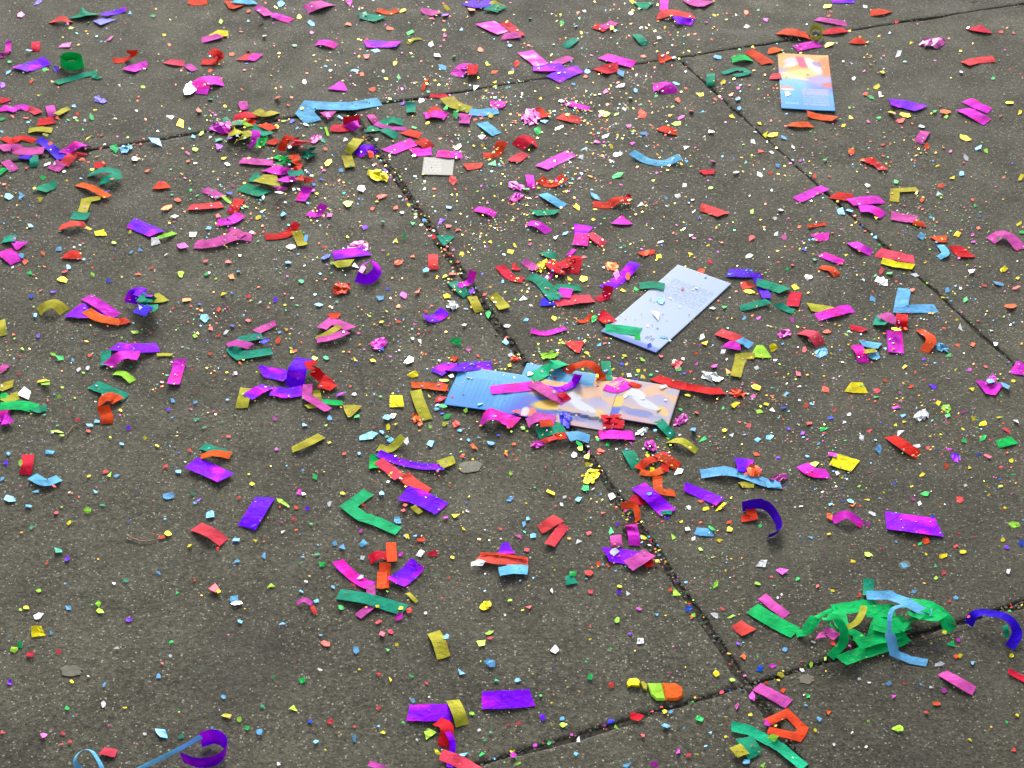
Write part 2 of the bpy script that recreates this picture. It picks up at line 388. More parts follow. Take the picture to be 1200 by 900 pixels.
def art_long(s, t):
    """leaflet lying on its side: s along it from the blue foot, t across"""
    a = art_front(1 - t if False else t, s)
    if s < 0.46:
        c = mixv((6, 136, 226), (104, 190, 240), (1 - t) * 1.0 + 0.15 * n2(s, t, 3))
        col = int((s - 0.06) / 0.028); fr = ((s - 0.06) / 0.028) % 1
        if 0.06 < s < 0.40 and 0.16 < t < 0.90 and fr > 0.45 and n2(col, t, 22, 4) > -0.3:
            c = mixv(c, (12, 122, 206) if t > 0.25 and s < 0.3 else (120, 190, 240), 0.4)
        a = mixv(c, a, soft(s - 0.43, 0.06) * 0.3)
        a = mixv(a, (50, 100, 226), soft(s - 0.40 + (t - 0.7) * 0.2, .1) * soft(t - .45, .2))
    elif s < 0.68:
        c = mixv((90, 150, 232), (58, 84, 214), t * 1.1)
        c = mixv(c, (240, 196, 140), soft(ell(s, t, 0.62, 0.12, 0.2, 0.33, 0.2), .4))
        c = mixv(c, (242, 200, 90), soft(ell(s, t, 0.66, 0.58, 0.10, 0.20, 0.6), .35))
        c = mixv(c, (246, 150, 96), soft(ell(s, t, 0.46, 0.08, 0.05, 0.14), .5))
        c = mixv(c, (238, 112, 108), soft(ell(s, t, 0.53, 0.86, 0.035, 0.11), .3))
        c = mixv(c, (226, 214, 226), soft(ell(s, t, 0.495, 0.88, 0.025, 0.12), .3))
        a = c
    else:
        a = mixv(art_pale(t, s), (206, 176, 196), soft(t - 0.88, .08) * .6)
    return a
def art_back(s, t):
    c = mixv((198, 214, 238), (184, 206, 238), t + 0.1 * n2(s, t, 5))
    c = mixv(c, (110, 136, 226), soft(s - 0.95, .03) * .85)
    line = int(s / 0.017); fr = (s / 0.017) % 1
    if 0.16 < s < 0.42 and 0.16 < t < 0.92 and fr > 0.55 and n2(line, t, 24, 2) > -0.15: c = mixv(c, (110, 134, 186), 0.45)
    if 0.03 < s < 0.05 and 0.55 < t < 0.60: c = (60, 70, 110)
    if 0.865 < s < 0.905 and 0.66 < t < 0.83:
        if int((t - 0.66) / 0.0142) % 2 == 0: c = (80, 96, 160)
    return c
def art_grey(s, t):
    c = (176, 180, 172)
    row = int(t / 0.09); fr = (t / 0.09) % 1
    if 0.06 < s < 0.62 and 0.08 < t < 0.9 and fr > 0.5 and n2(s, row, 22, 1) > -0.1: c = (222, 224, 218)
    return c
print_mat = mat_attr('printed_card', 0.6, 0.0, 0.2, 0.06)
back_mat = mat_attr('card_back', 0.65, 0.0, 0.2, 0.04)
ITEMS = []      # every countable thing with its photo position, for the labels
LMS = []        # landmarks other labels can refer to
def reg(o, px, py, size, label, cat, group, lm=None, look=None):
    o['category'] = cat; o['group'] = group
    if not group: del o['group']
    if label: o['label'] = label
    ITEMS.append(dict(o=o, x=px, y=py, s=size, label=label, cat=cat, look=look))
    if lm: LMS.append((lm, px, py, size))
fl_u = card('leaflet', ((912.5, 62), (972.8, 66.5), (976.5, 132), (914, 129)), lambda s, t: art_front(s, 1 - t), 70, 120,
            lambda s, t: 0.004 * max(0, (s - .7)) + 0.003 * t * t, print_mat)
reg(fl_u, 944, 97, 66, 'orange and blue leaflet lying face up alone, upper right', 'leaflet', 'leaflets on the pavement', 'the top right leaflet')
fl_r = card('leaflet', ((617, 428), (799.5, 457), (781, 504.5), (598, 470)), art_long, 120, 60,
            lambda s, t: 0.002 + 0.003 * s, print_mat)
reg(fl_r, 757, 480, 90, 'pale bleached leaflet partly under the other, only its ends showing', 'leaflet', 'leaflets on the pavement', 'the rear leaflet')
fl_l = card('leaflet', ((540.5, 434.5), (728, 458), (705.5, 508), (519, 473.5)), art_long, 140, 70,
            lambda s, t: 0.003 + 0.002 * math.sin(s * 5), print_mat)
reg(fl_l, 620, 470, 100, 'bright blue ended leaflet on its side, lying on the paler leaflet', 'leaflet', 'leaflets on the pavement', 'the left leaflet')
cd = card('card', ((793.7, 311.5), (855.5, 334), (770, 415.5), (704.3, 390.5)), lambda s, t: art_back(t, s), 60, 130,
          lambda s, t: 0.0015 + 0.004 * (t - .5) ** 2, back_mat, alb=0.78)
reg(cd, 780, 363, 110, 'plain pale blue card lying face down, right of centre', 'card', '', 'the white card')
gs = card('plastic_sheet', ((497.5, 185), (533.5, 186), (530, 206.5), (493, 205.5)), art_grey, 60, 40, lambda s, t: 0.001, mat_attr('grey_plastic', 0.5, 0, .2), alb=.42)
reg(gs, 514, 196, 36, 'small grey plastic sheet with rows of faint print, upper centre', 'plastic sheet', '', 'the grey plastic sheet')

# ------------------------------------------------------------------ ribbons
def resample(pts, fold):
    out = []; n = len(pts)
    P = [Vector(p) for p in pts]
    if fold:
        for i in range(n - 1):
            for k in range(3): out.append(P[i].lerp(P[i + 1], k / 3))
        out.append(P[-1]); return out
    if n == 2:
        return [P[0].lerp(P[1], k / 6) for k in range(7)]
    sub = 5 if n == 3 else 4
    for i in range(n - 1):
        p0 = P[i - 1] if i else P[0] * 2 - P[1]; p1, p2 = P[i], P[i + 1]; p3 = P[i + 2] if i + 2 < n else P[-1] * 2 - P[-2]
        for k in range(sub):
            t = k / sub
            out.append(0.5 * (2 * p1 + (p2 - p0) * t + (2 * p0 - 5 * p1 + 4 * p2 - p3) * t * t + (3 * p1 - p0 - 3 * p2 + p3) * t ** 3))
    out.append(P[-1]); return out
Z = Vector((0, 0, 1))
def ribbon(pts, wpx, opts, rnd, free=False):
    """pts in photo pixels with optional height (mm) -> closed thin strip draped over what lies there"""
    fold = 'f' in opts; tilt = 0.0; arch = None
    for o in opts:
        if o[0] == 't' and len(o) > 1: tilt = math.radians(float(o[1:]))
        if o[0] == 'a' and len(o) > 1: arch = float(o[1:])
    has_h = any(len(p) > 2 for p in pts)
    P = resample([(p[0], p[1], (p[2] if len(p) > 2 else 0.0)) for p in pts], fold)
    n = len(P)
    mode = rnd.random()
    amp = arch if arch is not None else (rnd.uniform(1.0, 5.0) if not has_h else 0.0)
    plen = sum((unproj(P[i].x, P[i].y) - unproj(P[i + 1].x, P[i + 1].y)).length for i in range(n - 1)) * 1000
    if not has_h and arch is None: amp = min(amp, 0.085 * plen)
    own = []
    for i, p in enumerate(P):
        s = i / (n - 1)
        prof = 4 * s * (1 - s) if (arch is not None or mode < 0.55) else (2 * s - 1) ** 2
        own.append(0.0006 + (max(0, p.z) + amp * prof) / 1000.0 + rnd.uniform(0, 0.0004))
    twist = [rnd.uniform(-0.10, 0.10) for _ in range(3)]
    h = own[:]
    for it in range(3):
        C = [unproj(P[i].x, P[i].y, h[i]) for i in range(n)]
        Ts = []
        for i in range(n):
            a = C[max(0, i - 1)]; b = C[min(n - 1, i + 1)]; T = (b - a)
            Ts.append(T.normalized() if T.length > 1e-7 else Vector((1, 0, 0)))
        Ns = []; ws = []; mit = []
        for i in range(n):
            T = Ts[i]; s = i / (n - 1)
            Nn = Vector((-T.y, T.x, 0)); Nn = Nn.normalized() if Nn.length > 1e-6 else Vector((0, 1, 0))
            tw = tilt + twist[0] * (1 - s) + twist[1] * s
            Nn = (Nn * math.cos(tw) + T.cross(Nn) * math.sin(tw) * (1 if tilt == 0 else 1)).normalized()
            if tilt and Nn.z < 0: Nn = -Nn
            Ns.append(Nn)
            m_ = 1.0
            if fold and 0 < i < n - 1:
                d1 = (C[i] - C[i - 1]).normalized(); d2 = (C[i + 1] - C[i]).normalized()
                m_ = 1 / max(0.62, math.sqrt(max(0.0, (1 + d1.dot(d2)) / 2)))
            mit.append(m_)
            q0 = proj(C[i] - Nn * 0.002); q1 = proj(C[i] + Nn * 0.002)
            a = P[max(0, i - 1)]; b = P[min(n - 1, i + 1)]; tx, ty = b.x - a.x, b.y - a.y; tl = math.hypot(tx, ty) or 1
            kk = abs((q1[0] - q0[0]) * -ty + (q1[1] - q0[1]) * tx) / tl / 0.004
            ws.append(wpx / max(kk, 120))
        wid = sorted(ws)[len(ws) // 2]; wid = min(max(wid, 0.003), 0.046)
        hb = []
        for i in range(n):
            mx = 0
            for f in (-0.45, -0.22, 0, 0.22, 0.45):
                g = C[i] + Ns[i] * wid * f; mx = max(mx, hm_get(g.x, g.y))
            hb.append(mx + 0.0005 if mx > 0 else 0)
        hb2 = [max(hb[max(0, i - 1):i + 2]) for i in range(n)]
        hb3 = [sum(hb2[max(0, i - 1):i + 2]) / len(hb2[max(0, i - 1):i + 2]) for i in range(n)]
        h = [max(own[i] + (abs(math.sin(tilt)) * wid / 2 if tilt else 0), hb3[i] if not tilt else hb3[i] + abs(math.sin(tilt)) * wid / 2) for i in range(n)]
    C = [unproj(P[i].x, P[i].y, h[i]) for i in range(n)]
    kink = {rnd.randrange(1, max(2, n - 1)): rnd.uniform(-.0011, .0016) * min(1, plen / 50) for _ in range(2)}
    th = 0.00022; cup = rnd.uniform(-0.0009, 0.0009)
    top = []; sk0, sk1 = rnd.uniform(-.1, .1), rnd.uniform(-.1, .1)
    for i in range(n):
        s = i / (n - 1); sk = sk0 * max(0, 1 - s * 3) + sk1 * max(0, s * 3 - 2)
        for f in (-0.5, 0.0, 0.5):
            g = C[i] + Ns[i] * (wid * mit[i] * f) + Ts[i] * (sk * wid * f)
            if f: g = g + Ns[i] * (rnd.uniform(-.014, .01) * wid * (1 if f > 0 else -1)) + Ts[i] * (rnd.uniform(-.05, .05) * wid if i in (0, n - 1) else 0)
            g.z += (cup if f == 0 else -cup * .3) + rnd.uniform(-.0003, .0003) + kink.get(i, 0) * (.4 + abs(f + .2))
            g.z = max(g.z, 0.0004); top.append(g)
    m3 = len(top); verts = top + [v - Z * th for v in top]; faces = []
    for i in range(n - 1):
        for j in range(2):
            a = i * 3 + j
            faces.append((a, a + 3, a + 4, a + 1)); faces.append((m3 + a, m3 + a + 1, m3 + a + 4, m3 + a + 3))
    ntop = len(faces)
    loop = [i * 3 for i in range(n)] + [(n - 1) * 3 + 1] + [i * 3 + 2 for i in range(n - 1, -1, -1)] + [1]
    lb_ = len(verts); verts += [verts[a] for a in loop] + [verts[m3 + a] for a in loop]; nl = len(loop)
    for i in range(nl):
        j = (i + 1) % nl; faces.append((lb_ + i, lb_ + nl + i, lb_ + nl + j, lb_ + j))
    for i in range(n - 1):
        if not tilt: hm_quad(top[i * 3], top[i * 3 + 2], top[i * 3 + 5], top[i * 3 + 3])
    ln = sum((Vector(P[i + 1][:2]) - Vector(P[i][:2])).length for i in range(n - 1))
    bend = 0
    for i in range(1, n - 1):
        d1 = Vector((P[i] - P[i - 1])[:2]); d2 = Vector((P[i + 1] - P[i])[:2])
        if d1.length > 1e-6 and d2.length > 1e-6: bend += d1.angle(d2)
    return verts, faces, dict(len=ln, bend=bend, lift=max(own) * 1000, fold=fold, ntop=ntop)

def flake_poly(px, py, w_, h_, rnd, base_extra=0.0):
    g0 = unproj(px, py, 0); z0 = max(hm_get(g0.x + dx, g0.y + dy) for dx in (-.002, 0, .002) for dy in (-.002, 0, .002)) + 0.0004 + base_extra
    nv = rnd.choice((3, 4, 4, 4, 5, 5, 6)); off = rnd.uniform(0, 6.28); ang = rnd.uniform(-0.5, 0.5)
    pts = []
    for i in range(nv):
        a = off + 6.283 * (i + rnd.uniform(-.28, .28)) / nv; r = rnd.uniform(0.68, 1.25)
        x = math.cos(a) * r * w_ / 2; y = math.sin(a) * r * h_ / 2
        pts.append((px + x * math.cos(ang) - y * math.sin(ang), py + x * math.sin(ang) + y * math.cos(ang)))
    gs_ = [unproj(x, y, z0) for x, y in pts]
    gx, gy = rnd.gauss(0, .13), rnd.gauss(0, .13); c = sum(gs_, Vector()) / nv
    dz = [(g.x - c.x) * gx + (g.y - c.y) * gy + rnd.uniform(0, .0007) for g in gs_]; mn = min(dz)
    for g, d in zip(gs_, dz): g.z = z0 + d - mn
    return gs_
def flake_mesh(gs_, th=0.0003):
    n = len(gs_); v = gs_ + [g - Z * th for g in gs_]
    return v, [tuple(range(n - 1, -1, -1)), tuple(range(n, 2 * n))] + [(i, (i + 1) % n, n + (i + 1) % n, n + i) for i in range(n)]
def up_faces(verts, faces):
    a, b, c = (Vector(verts[i]) for i in faces[0][:3])
    return faces if (b - a).cross(c - a).z > 0 else [tuple(reversed(f)) for f in faces]
def crumple(px, py, w_, h_, rnd):
    nu, nv = 7, 5; amp = rnd.uniform(.10, .32); an = rnd.uniform(-.6, .6); g0 = unproj(px, py); z0 = hm_get(g0.x, g0.y) + 0.0005
    size = (unproj(px + w_ / 2, py) - unproj(px - w_ / 2, py)).length
    top = []
    for j in range(nv):
        for i in range(nu):
            u, v = i / (nu - 1) * 2 - 1, j / (nv - 1) * 2 - 1
            k = 1 - 0.22 * (u * u * v * v)
            u, v = u * k + rnd.uniform(-.2, .2), v * k + rnd.uniform(-.25, .25)
            x = px + (u + v * .5 * an) * w_ / 2; y = py + (v + .4 * an * u) * h_ / 2
            g = unproj(x, y, z0); e = max(abs(u), abs(v))
            g.z = z0 + rnd.random() ** 1.3 * min(size, .04) * amp * (1.1 - 0.6 * min(1, e)); top.append(g)
    n = len(top); verts = top + [g - Z * .0003 for g in top]; faces = []
    for j in range(nv - 1):
        for i in range(nu - 1):
            if i in (0, nu - 2) and j in (0, nv - 2) and rnd.random() < .6: continue
            a = j * nu + i; faces.append((a, a + nu, a + nu + 1, a + 1)); faces.append((n + a, n + a + 1, n + a + nu + 1, n + a + nu))
    hm_put(g0.x, g0.y, z0 + .002)
    return verts, faces

COLN = dict(pu='purple', ma='magenta', pk='orchid pink', co='coral', rd='red', te='teal', gr='green', ol='olive yellow', ye='yellow',
            lb='light blue', bl='blue', lg='lime green', wh='silvery white', fw='shiny white and pink')
COLN['tg'] = 'sea green'; COLN['or'] = 'orange red'; COLN['in'] = 'indigo'
# pieces read off the photograph: T = tile origin and scale, S = strip (colour, width, spine x,y[,height mm]), + = next pass
# of the same streamer, c = flakes (x,y,w[,h]), K = crumpled scraps; text after the bars is its own label and short name
DATA = '''
T 0 0 4
S ma 28 40,192 37,242
S pk 24 0,264 22,246
S pu 45 90,325 160,305 222,283 | purple foil strip left of the green paper curl, top left corner | the purple strip near the top left corner
S gr 38 t86 283,286 300,302 338,309 376,300 390,284 368,268 330,263 300,270 288,280 | green paper rolled into a short curl standing on the slab, top left | the rolled green curl at top left
S te 22 262,388 360,362 455,338 | long thin teal strip lying just below the rolled green curl | the thin teal strip at top left
S te 16 430,355 468,366
S rd 24 530,285 580,282 615,262,10 620,235,20
S ma 34 600,330 690,300
S co 22 a8 245,98 285,86 330,98
S te 36 a9 360,70 392,55 425,62
S pu 20 485,70 540,58 592,42
S rd 42 170,195 164,240
S or 26 885,5 925,14 970,6
S rd 34 1062,20 1130,30
S lb 18 1095,4 1200,12
S ye 28 1000,152 1070,158
S pk 26 945,188 1032,165
S rd 30 945,290 1008,288 1022,258,14 985,236,22
S co 26 782,286 865,300
S pk 30 878,302 915,332
S ma 44 925,440 945,388,8 990,375,8 1042,382 | bent magenta strip over pale blue foil scraps, upper left | the bent magenta strip at upper left
S co 40 1138,262 1178,262
S ma 36 1172,264 1215,270
S pk 38 1140,475 1148,515
S te 24 415,818 490,796,10 565,812
S te 34 470,852 568,818
S te 38 188,892 266,860
S or 34 728,868 788,864
c bl 485,105,126,52 475,476,76,38
c pk 300,215,90,36 517,180,55,22 95,70,40,35
c in 175,12,50,30 265,330,45,28
c wh 885,420,80,60 795,550,50,28 540,558,34,18 560,400,24 630,748,40,28 890,400,50,30
c lb 735,668,84,40 905,640,34,24 135,238,34,18 38,340,40,28 610,65,28 1165,98,26 345,498,26
c gr 540,702,66,42 430,555,34 212,328,36,20 45,292,24 718,76,34,20 202,838,34
c lg 945,625,36,26 330,132,44,16 1035,100,30,26 670,408,24 915,700,30
c ye 415,648,52,16 845,575,56,54 770,165,24 160,885,28 1150,560,24
c rd 935,525,34,40 620,750,20
c or 655,675,30,22 690,800,32,22 150,384,40,16 795,210,28 985,332,34,22 1085,255,34,18 1165,55,30
c te 1115,580,70,28 1020,655,56,28 985,468,36,16
c pu 1025,690,44,32 12,400,40,44
c pk 880,718,34,18
K ma 1045,605,120,45
K lb 590,700,60,36
T 0 100 8.571
S rd 70 0,150 60,165
S ma 56 0,235 115,218
S ma 54 100,260 200,212 295,238 | crumpled magenta foil strip at the left edge under red scrap | the magenta foil at the left edge
S co 66 290,228 390,280
S pk 92 500,205 530,312
S ol 44 560,292 692,225
S rd 70 380,372 545,345
S ol 50 285,455 400,438,4 522,455
S or 56 40,525 130,562 205,520 350,560
S te 88 a5 340,690 345,815
S in 46 215,712 310,722
S pk 74 0,632 120,622 220,660 440,652 | long pink ribbon running in from the left edge | the long pink ribbon at the left edge
S in 84 380,540 480,600 628,735 | broad indigo strip lying across the end of the pink ribbon at left | the indigo strip at left
S ma 78 650,685 790,585,14 862,612
S co 80 640,795 720,712,8 832,680
S pk 110 530,850 620,770
S pk 84 50,760 150,855
S gr 90 -20,850 40,870
S rd 66 950,800 1035,812
c ol 455,497,100,44
c or 120,315,60,40 582,335,80,46 265,330,76,26 780,295,44 510,588,66,34 265,835,40
c lb 740,212,60,40 285,372,60,30 20,465,50,36
c gr 895,330,54,32 685,350,44,30 20,345,90,34
c wh 755,325,46,38 1150,340,70,36 855,355,44 690,620,44,30 540,790,60,40 645,868,50,34 860,690,46,50 470,795,110,30
c rd 830,745,100,44 890,775,70,36
c ye 965,720,70,26 925,848,56,30 950,250,56,18
c in 1015,160,150,66
T 240 120 7.5
S pk 64 322,0 350,62
S rd 54 258,135 360,108,6 470,112
S rd 50 350,152 445,185
S ol 50 a6 448,72 520,100 622,82 | pointed olive yellow strip over red strips where the upper joint meets the cluster | the cluster of strips on the upper joint
S te 72 425,205 560,282
S or 58 500,190 605,235
S lg 32 270,162 330,170,10 392,212
S ol 108 205,290 270,240,12 330,262
S ol 52 285,335 345,285,14 425,262
S ma 70 452,245,20 440,325,14 385,390
S gr 78 455,355 542,345
S pk 54 315,508 450,518 600,528
S rd 70 668,425 700,352,12 748,290,18 | bright red strip bent into an arch below the upper joint, left centre | the arched red strip at upper left
S co 66 770,352 850,332
S rd 52 570,365 640,330
S rd 82 775,455 810,515,8 855,545
S or 46 765,595 850,572
S or 34 740,512 772,468
S gr 48 640,552 710,530 722,480,14
S gr 38 615,475 690,492
S te 80 410,655 490,655
S co 50 555,632 650,622
S ma 80 565,575 640,592,8 735,620
S ol 88 470,662 648,692 | broad olive strip on top of a teal one, in the left cluster | the olive strip on a teal strip
S te 84 320,742 525,805
S ma 58 670,692 800,665
S te 52 735,628 865,615
S co 68 825,652 925,695
S pk 58 600,742 700,775
S ma 86 910,742 840,866
S te 60 865,470 945,440
S te 40 930,420 955,395
S pk 62 0,762 140,832
S lg 22 1060,215 1085,295
c te 190,165,80,50 120,330,104,56 1040,335,76,44 940,652,64,42 215,72,34
c pu 125,398,84,70 215,322,70,40
c in 775,165,50,40 1020,672,46,30
c lg 695,165,88,28 190,860,100,40 865,294,36 1110,512,44
c ye 630,214,50,44 178,34,46,26 168,492,56,38 855,52,40 985,806,40,36 1065,522,60,54 350,708,46
c wh 200,548,70,40 742,396,50,34 515,832,44,60 708,880,42,34 655,795,90,30 780,765,42 100,115,24 50,306,32 890,195,64,26 345,415,26
c or 735,30,36 600,300,44 118,665,30 1060,412,44
c bl 222,803,72,38 958,722,38,30 910,620,44
c pk 245,735,44,24 950,775,60,40 1045,600,50,32
K pk 975,320,110,70
K ma 150,222,190,80
T 300 0 4
S lb 40 f 268,572 228,528 250,492 345,497 450,497 582,476 | long pale blue strip with a bent tail, lying along the upper joint | the long pale blue strip
S pk 44 235,45 282,22,8 335,14
S pk 34 0,28 62,72
S ma 28 78,68 165,98
S ma 28 285,200 330,200,5 376,218
S te 34 485,72 582,90
S or 20 570,45 620,60 664,45
S pu 30 512,205 590,208 668,206 | purple foil strip with a white glint, top left of centre | the glinting purple strip near the top
S ol 12 712,206 740,182 775,182
S pk 28 775,48 850,66
S in 34 990,8 1045,22 1110,6
S ol 20 1100,8 1152,28
S te 44 1100,50 1148,22
S fw 50 1068,105 1165,152
S co 34 1160,102 1240,165
S pk 28 1155,172 1232,160
S fw 52 935,355 985,310,10 1000,345
S rd 48 990,325 1040,325
S ma 44 365,400 418,402
S pk 34 315,540 358,540
S rd 36 350,598 400,602 442,588 446,545,14
S ma 40 432,600 482,580
S te 44 722,478 728,525
S rd 15 780,425 802,368
S rd 18 815,448 900,450
S ol 44 895,455,6 930,490,6 1005,515 | curled yellow strip on the upper joint left of the top centre | the curled yellow strip on the upper joint
S lb 32 1000,522 1060,528 1135,515
S rd 30 810,515 868,512
S ma 32 792,542 842,532,6 892,546
S pk 42 960,555 1004,558
S ma 34 1100,490 1168,490
S pk 32 535,538 568,580
S te 28 585,582 635,562,6 688,576
S te 26 520,605 572,600
S pk 18 560,578 620,598 705,604
S te 34 598,602 660,640
S or 32 700,615 772,635
S ma 44 618,712 745,662 | glossy magenta strip slanting up, above the grey plastic sheet | the slanting magenta strip above the grey sheet
S rd 44 765,655 822,692
S ma 38 732,715 822,708
S ma 32 848,720 966,727
S lb 40 1060,575 1130,630
S rd 38 1065,728 1120,722 1158,662,12
S co 30 980,782 1062,774
S pu 46 472,725 520,695,8 556,722
S ol 44 482,650 455,682,10 430,718
S ol 48 424,728 442,782 | folded olive strip at the top end of the central joint | the olive strip at the top of the central joint
c ma 435,15,56,40 335,540,40,30
c gr 725,155,50,22 935,540,40,24 890,505,36,26 742,600,36,24 1112,772,62,40 670,365,28 735,268,24 928,268,28
c ye 690,50,44,26 205,78,30,34 480,184,26 652,296,30 895,42,40,22 1090,305,40,28 805,575,30 1195,340,34 720,190,36,14 1100,545,26 340,762,44,28
c pu 890,76,52,26 690,487,28 605,800,34
c wh 40,172,40,28 225,385,32,28 855,265,60,22 820,210,34 420,655,34,24 1030,412,48,40 775,472,44,24 1060,642,40,24 945,692,44,30 565,655,22 350,330,24 490,885,50,40
c lb 262,112,44,28 562,238,50,20 465,332,44,18 875,320,44,24 965,138,44,22 395,552,44,22 115,22,50,30 1190,215,30 400,802,26
c or 105,466,36,30 435,118,36,20 545,422,36,18 825,88,30 1010,52,44,34 1052,232,30,28 625,138,50,18 1120,338,48,22 540,730,44,36 495,348,30 835,885,26
c co 920,850,46,42 25,112,40,18 520,268,44,30
c te 180,215,28 805,430,32 265,825,36,26 325,655,30 510,65,30
c bl 170,568,28 305,840,26
c pk 885,168,24 260,152,28
K ye 570,825,96,50
T 600 0 4
S te 30 585,25 650,25
S ma 40 715,-10 712,48
S pk 28 822,14 922,18
S co 30 a8 682,76 740,58 850,75
S pu 34 762,92 848,102
S rd 30 385,120 448,138
S pk 28 425,130 482,102
S te 30 248,222 302,180
S te 34 582,160 628,210
S pk 28 200,298 278,268
S fw 54 62,242 142,305 | white glinting foil strip upper left of a purple pair, on the top joint | the glinting foil pair on the top joint
S pu 32 100,318 170,318 238,310
S pu 50 192,372 255,342 318,322
S ma 36 425,262 500,282 572,304
S rd 46 412,335 498,312
S rd 44 688,270 732,282
S gr 28 1032,280 1075,268,6 1118,275
S rd 40 1105,238 1150,262 1200,298
S te 16 985,345 1060,322 1108,340 1040,356
S te 40 932,345 930,402
S ma 44 662,410 720,402,8 740,438
S ma 24 258,482 362,510
S co 34 222,542 322,568
S rd 44 112,508 155,550
S rd 30 692,598 772,622
S rd 48 25,692 68,652,12 112,672
S co 40 5,755 62,718
S fw 44 138,785 205,752 278,718 | shiny white and magenta foil strip glinting below a red curl, upper centre | the glinting white strip at upper centre
S lb 32 562,712,8 640,756 720,762 788,732,10 | smile shaped light blue strip with both ends lifted, upper right of centre | the smile shaped blue strip
S ma 38 82,820 92,885
S rd 38 128,838 182,866 246,828,8
S rd 22 888,808 950,804
c ye 565,12,66,18 430,535,52,32 1188,635,40,44 470,130,48,24 325,155,22 885,442,54,24 1030,546,44,24 790,770,34,20 465,690,28 1160,580,30 990,388,34,22 135,462,20
c or 610,540,62,48 310,60,24 20,305,44,30 620,265,40,20 775,470,40,30 840,525,26,28 935,185,24 1100,60,30
c wh 690,178,42,36 510,405,62,22 560,62,34,22 1095,125,44,26 760,270,32,24 555,465,28 230,475,44,28 225,598,70,20 490,725,56,34 930,620,50,24 325,740,40,30 1130,665,34 815,692,36 1050,812,46,18 810,870,36,24 1160,820,40,24 45,440,28 525,512,32 340,52,26 440,640,60,22
c lb 510,345,50,50 965,270,44,22 350,335,36 580,425,32 150,568,44,40 620,630,50,22 770,392,44,18 1065,510,34 340,700,44,22 1060,465,40,30 300,128,30 288,396,36,14
c gr 490,830,74,30 120,620,46,34 70,888,40,24 235,112,26 85,90,20 675,450,20
c lg 770,582,50,28 800,690,24 930,880,26
c rd 10,570,22 345,360,34 1165,710,50,20 955,465,26
c ma 565,672,30 790,552,40,18 400,665,44,28 1190,95,34
c pk 440,428,34 545,590,36,26 1060,412,24 940,762,36,22
K fw 85,550,90,70
K fw 20,875,70,40
T 900 0 4
S pu 20 298,4 402,4
S rd 30 480,62 556,48
S pk 22 228,88 300,98 368,112
S rd 26 262,150 360,138
S rd 30 60,145 125,150,8 188,168
S ol 16 t80 195,150 215,125 248,135 255,165 222,180 198,165 | small olive yellow paper ring at top right of centre | the olive paper ring
S ma 34 128,228 180,212 238,206
S or 26 0,242 56,226
S co 26 12,356 60,355
S or 26 185,532 240,548 318,556
S or 25 98,583 202,584 | short orange red strip below the top right leaflet | the orange red strip below the top right leaflet
S rd 28 392,190 452,190
S co 30 922,298 990,282 1060,275
S pu 36 572,478 650,492 722,508
S ma 36 928,470 1042,520
S ma 42 910,510 965,535 1030,572 | crossed magenta foil strips near the right edge, upper right | the crossed magenta strips at upper right
S pk 42 738,615 702,668
S rd 32 455,742 505,760
S co 28 500,762 542,795
S ol 30 f 592,945 596,892 700,886
S ma 38 138,938 205,905 268,878
S rd 46 960,125 1028,138
c ye 278,32,62,28 285,213,52,30 468,198,42,18 925,650,84,36 870,833,52,24 1130,483,56,28 640,540,72,24 578,535,40,34 510,410,42,28 535,343,38,26 350,590,36,22 670,200,28 1185,838,40,28 385,552,34,22 905,240,26 25,632,60,34 1180,530,28
c or 824,530,66,36 618,568,60,26 460,440,34,22 745,690,36,34 390,710,40,34 810,875,44,22 1150,155,22 1090,545,36,14 285,75,24 10,815,30
c wh 610,255,40,26 720,595,48,24 15,715,40,18 118,690,30 465,872,48,24 905,340,28 400,370,28 90,440,50 525,442,30,36 925,745,36 455,30,30
c lb 72,645,38,22 225,182,60,24 985,697,44,24 45,780,40 905,815,34
c gr 270,752,42,28 600,852,32,22 520,552,28 1055,368,28 780,525,40,26 480,455,40,20
c lg 1022,710,32 835,548,34,20
c rd 1093,150,24 540,678,24 220,830,26,34
c pk 470,570,28 450,335,20 855,710,22
c pu 85,...
K fw 770,205,110,44
T 0 225 4
S ol 32 f 385,98 405,38 472,26
S or 28 368,-38 430,-18,5 508,22
S te 36 335,110 412,115
S co 24 278,168 340,148,8 402,152
S pu 54 612,142 735,195 | purple strip with one cut corner, left of the long pink ribbon | the cut corner purple strip at left
S lg 18 735,215 775,205,4 820,190
S pk 40 915,245 1000,238 1110,205 1180,212 | long wavy pink ribbon with a raised fold, left centre | the wavy pink ribbon
S pk 32 1075,172 1142,205
S co 28 885,72 960,66 1042,58
S rd 46 1122,32 1086,100
S ma 36 1018,142 1080,135,3 1132,102
S ma 40 60,248 108,252
S ma 62 15,275 82,328 | bunched magenta paper at the left edge with a teal scrap | the magenta bunch at the left edge
S te 30 15,222 75,215
S rd 40 308,290 378,296
S ol 40 182,562 215,532,10 260,525,12 304,562 | olive strip arched off the slab, left | the arched olive strip at left
S pu 66 335,555 425,560
S pu 48 440,560 545,580
S ma 46 402,492 470,530,6 545,582 | magenta strip over purple foil and an orange red ribbon, left | the magenta and purple cluster at left
S or 38 405,555 470,592 565,610
S rd 30 560,608 602,600
S ol 42 712,498 772,492
S pu 62 612,520,4 632,465,20 680,478,20 688,500
S te 50 655,490 695,505,15 705,545
S te 46 498,742 492,812
S pu 42 535,722 620,732,8 742,728 | purple foil strip dark at one end with magenta arch below, left | the dark ended purple strip at left
S ma 44 508,815 570,765,12 652,768
S ol 14 735,762 808,762
S lg 28 535,848 580,852 622,888
S ma 56 f 848,782 832,838 812,900
S ol 44 2,600 14,672
S pk 30 0,838 32,808
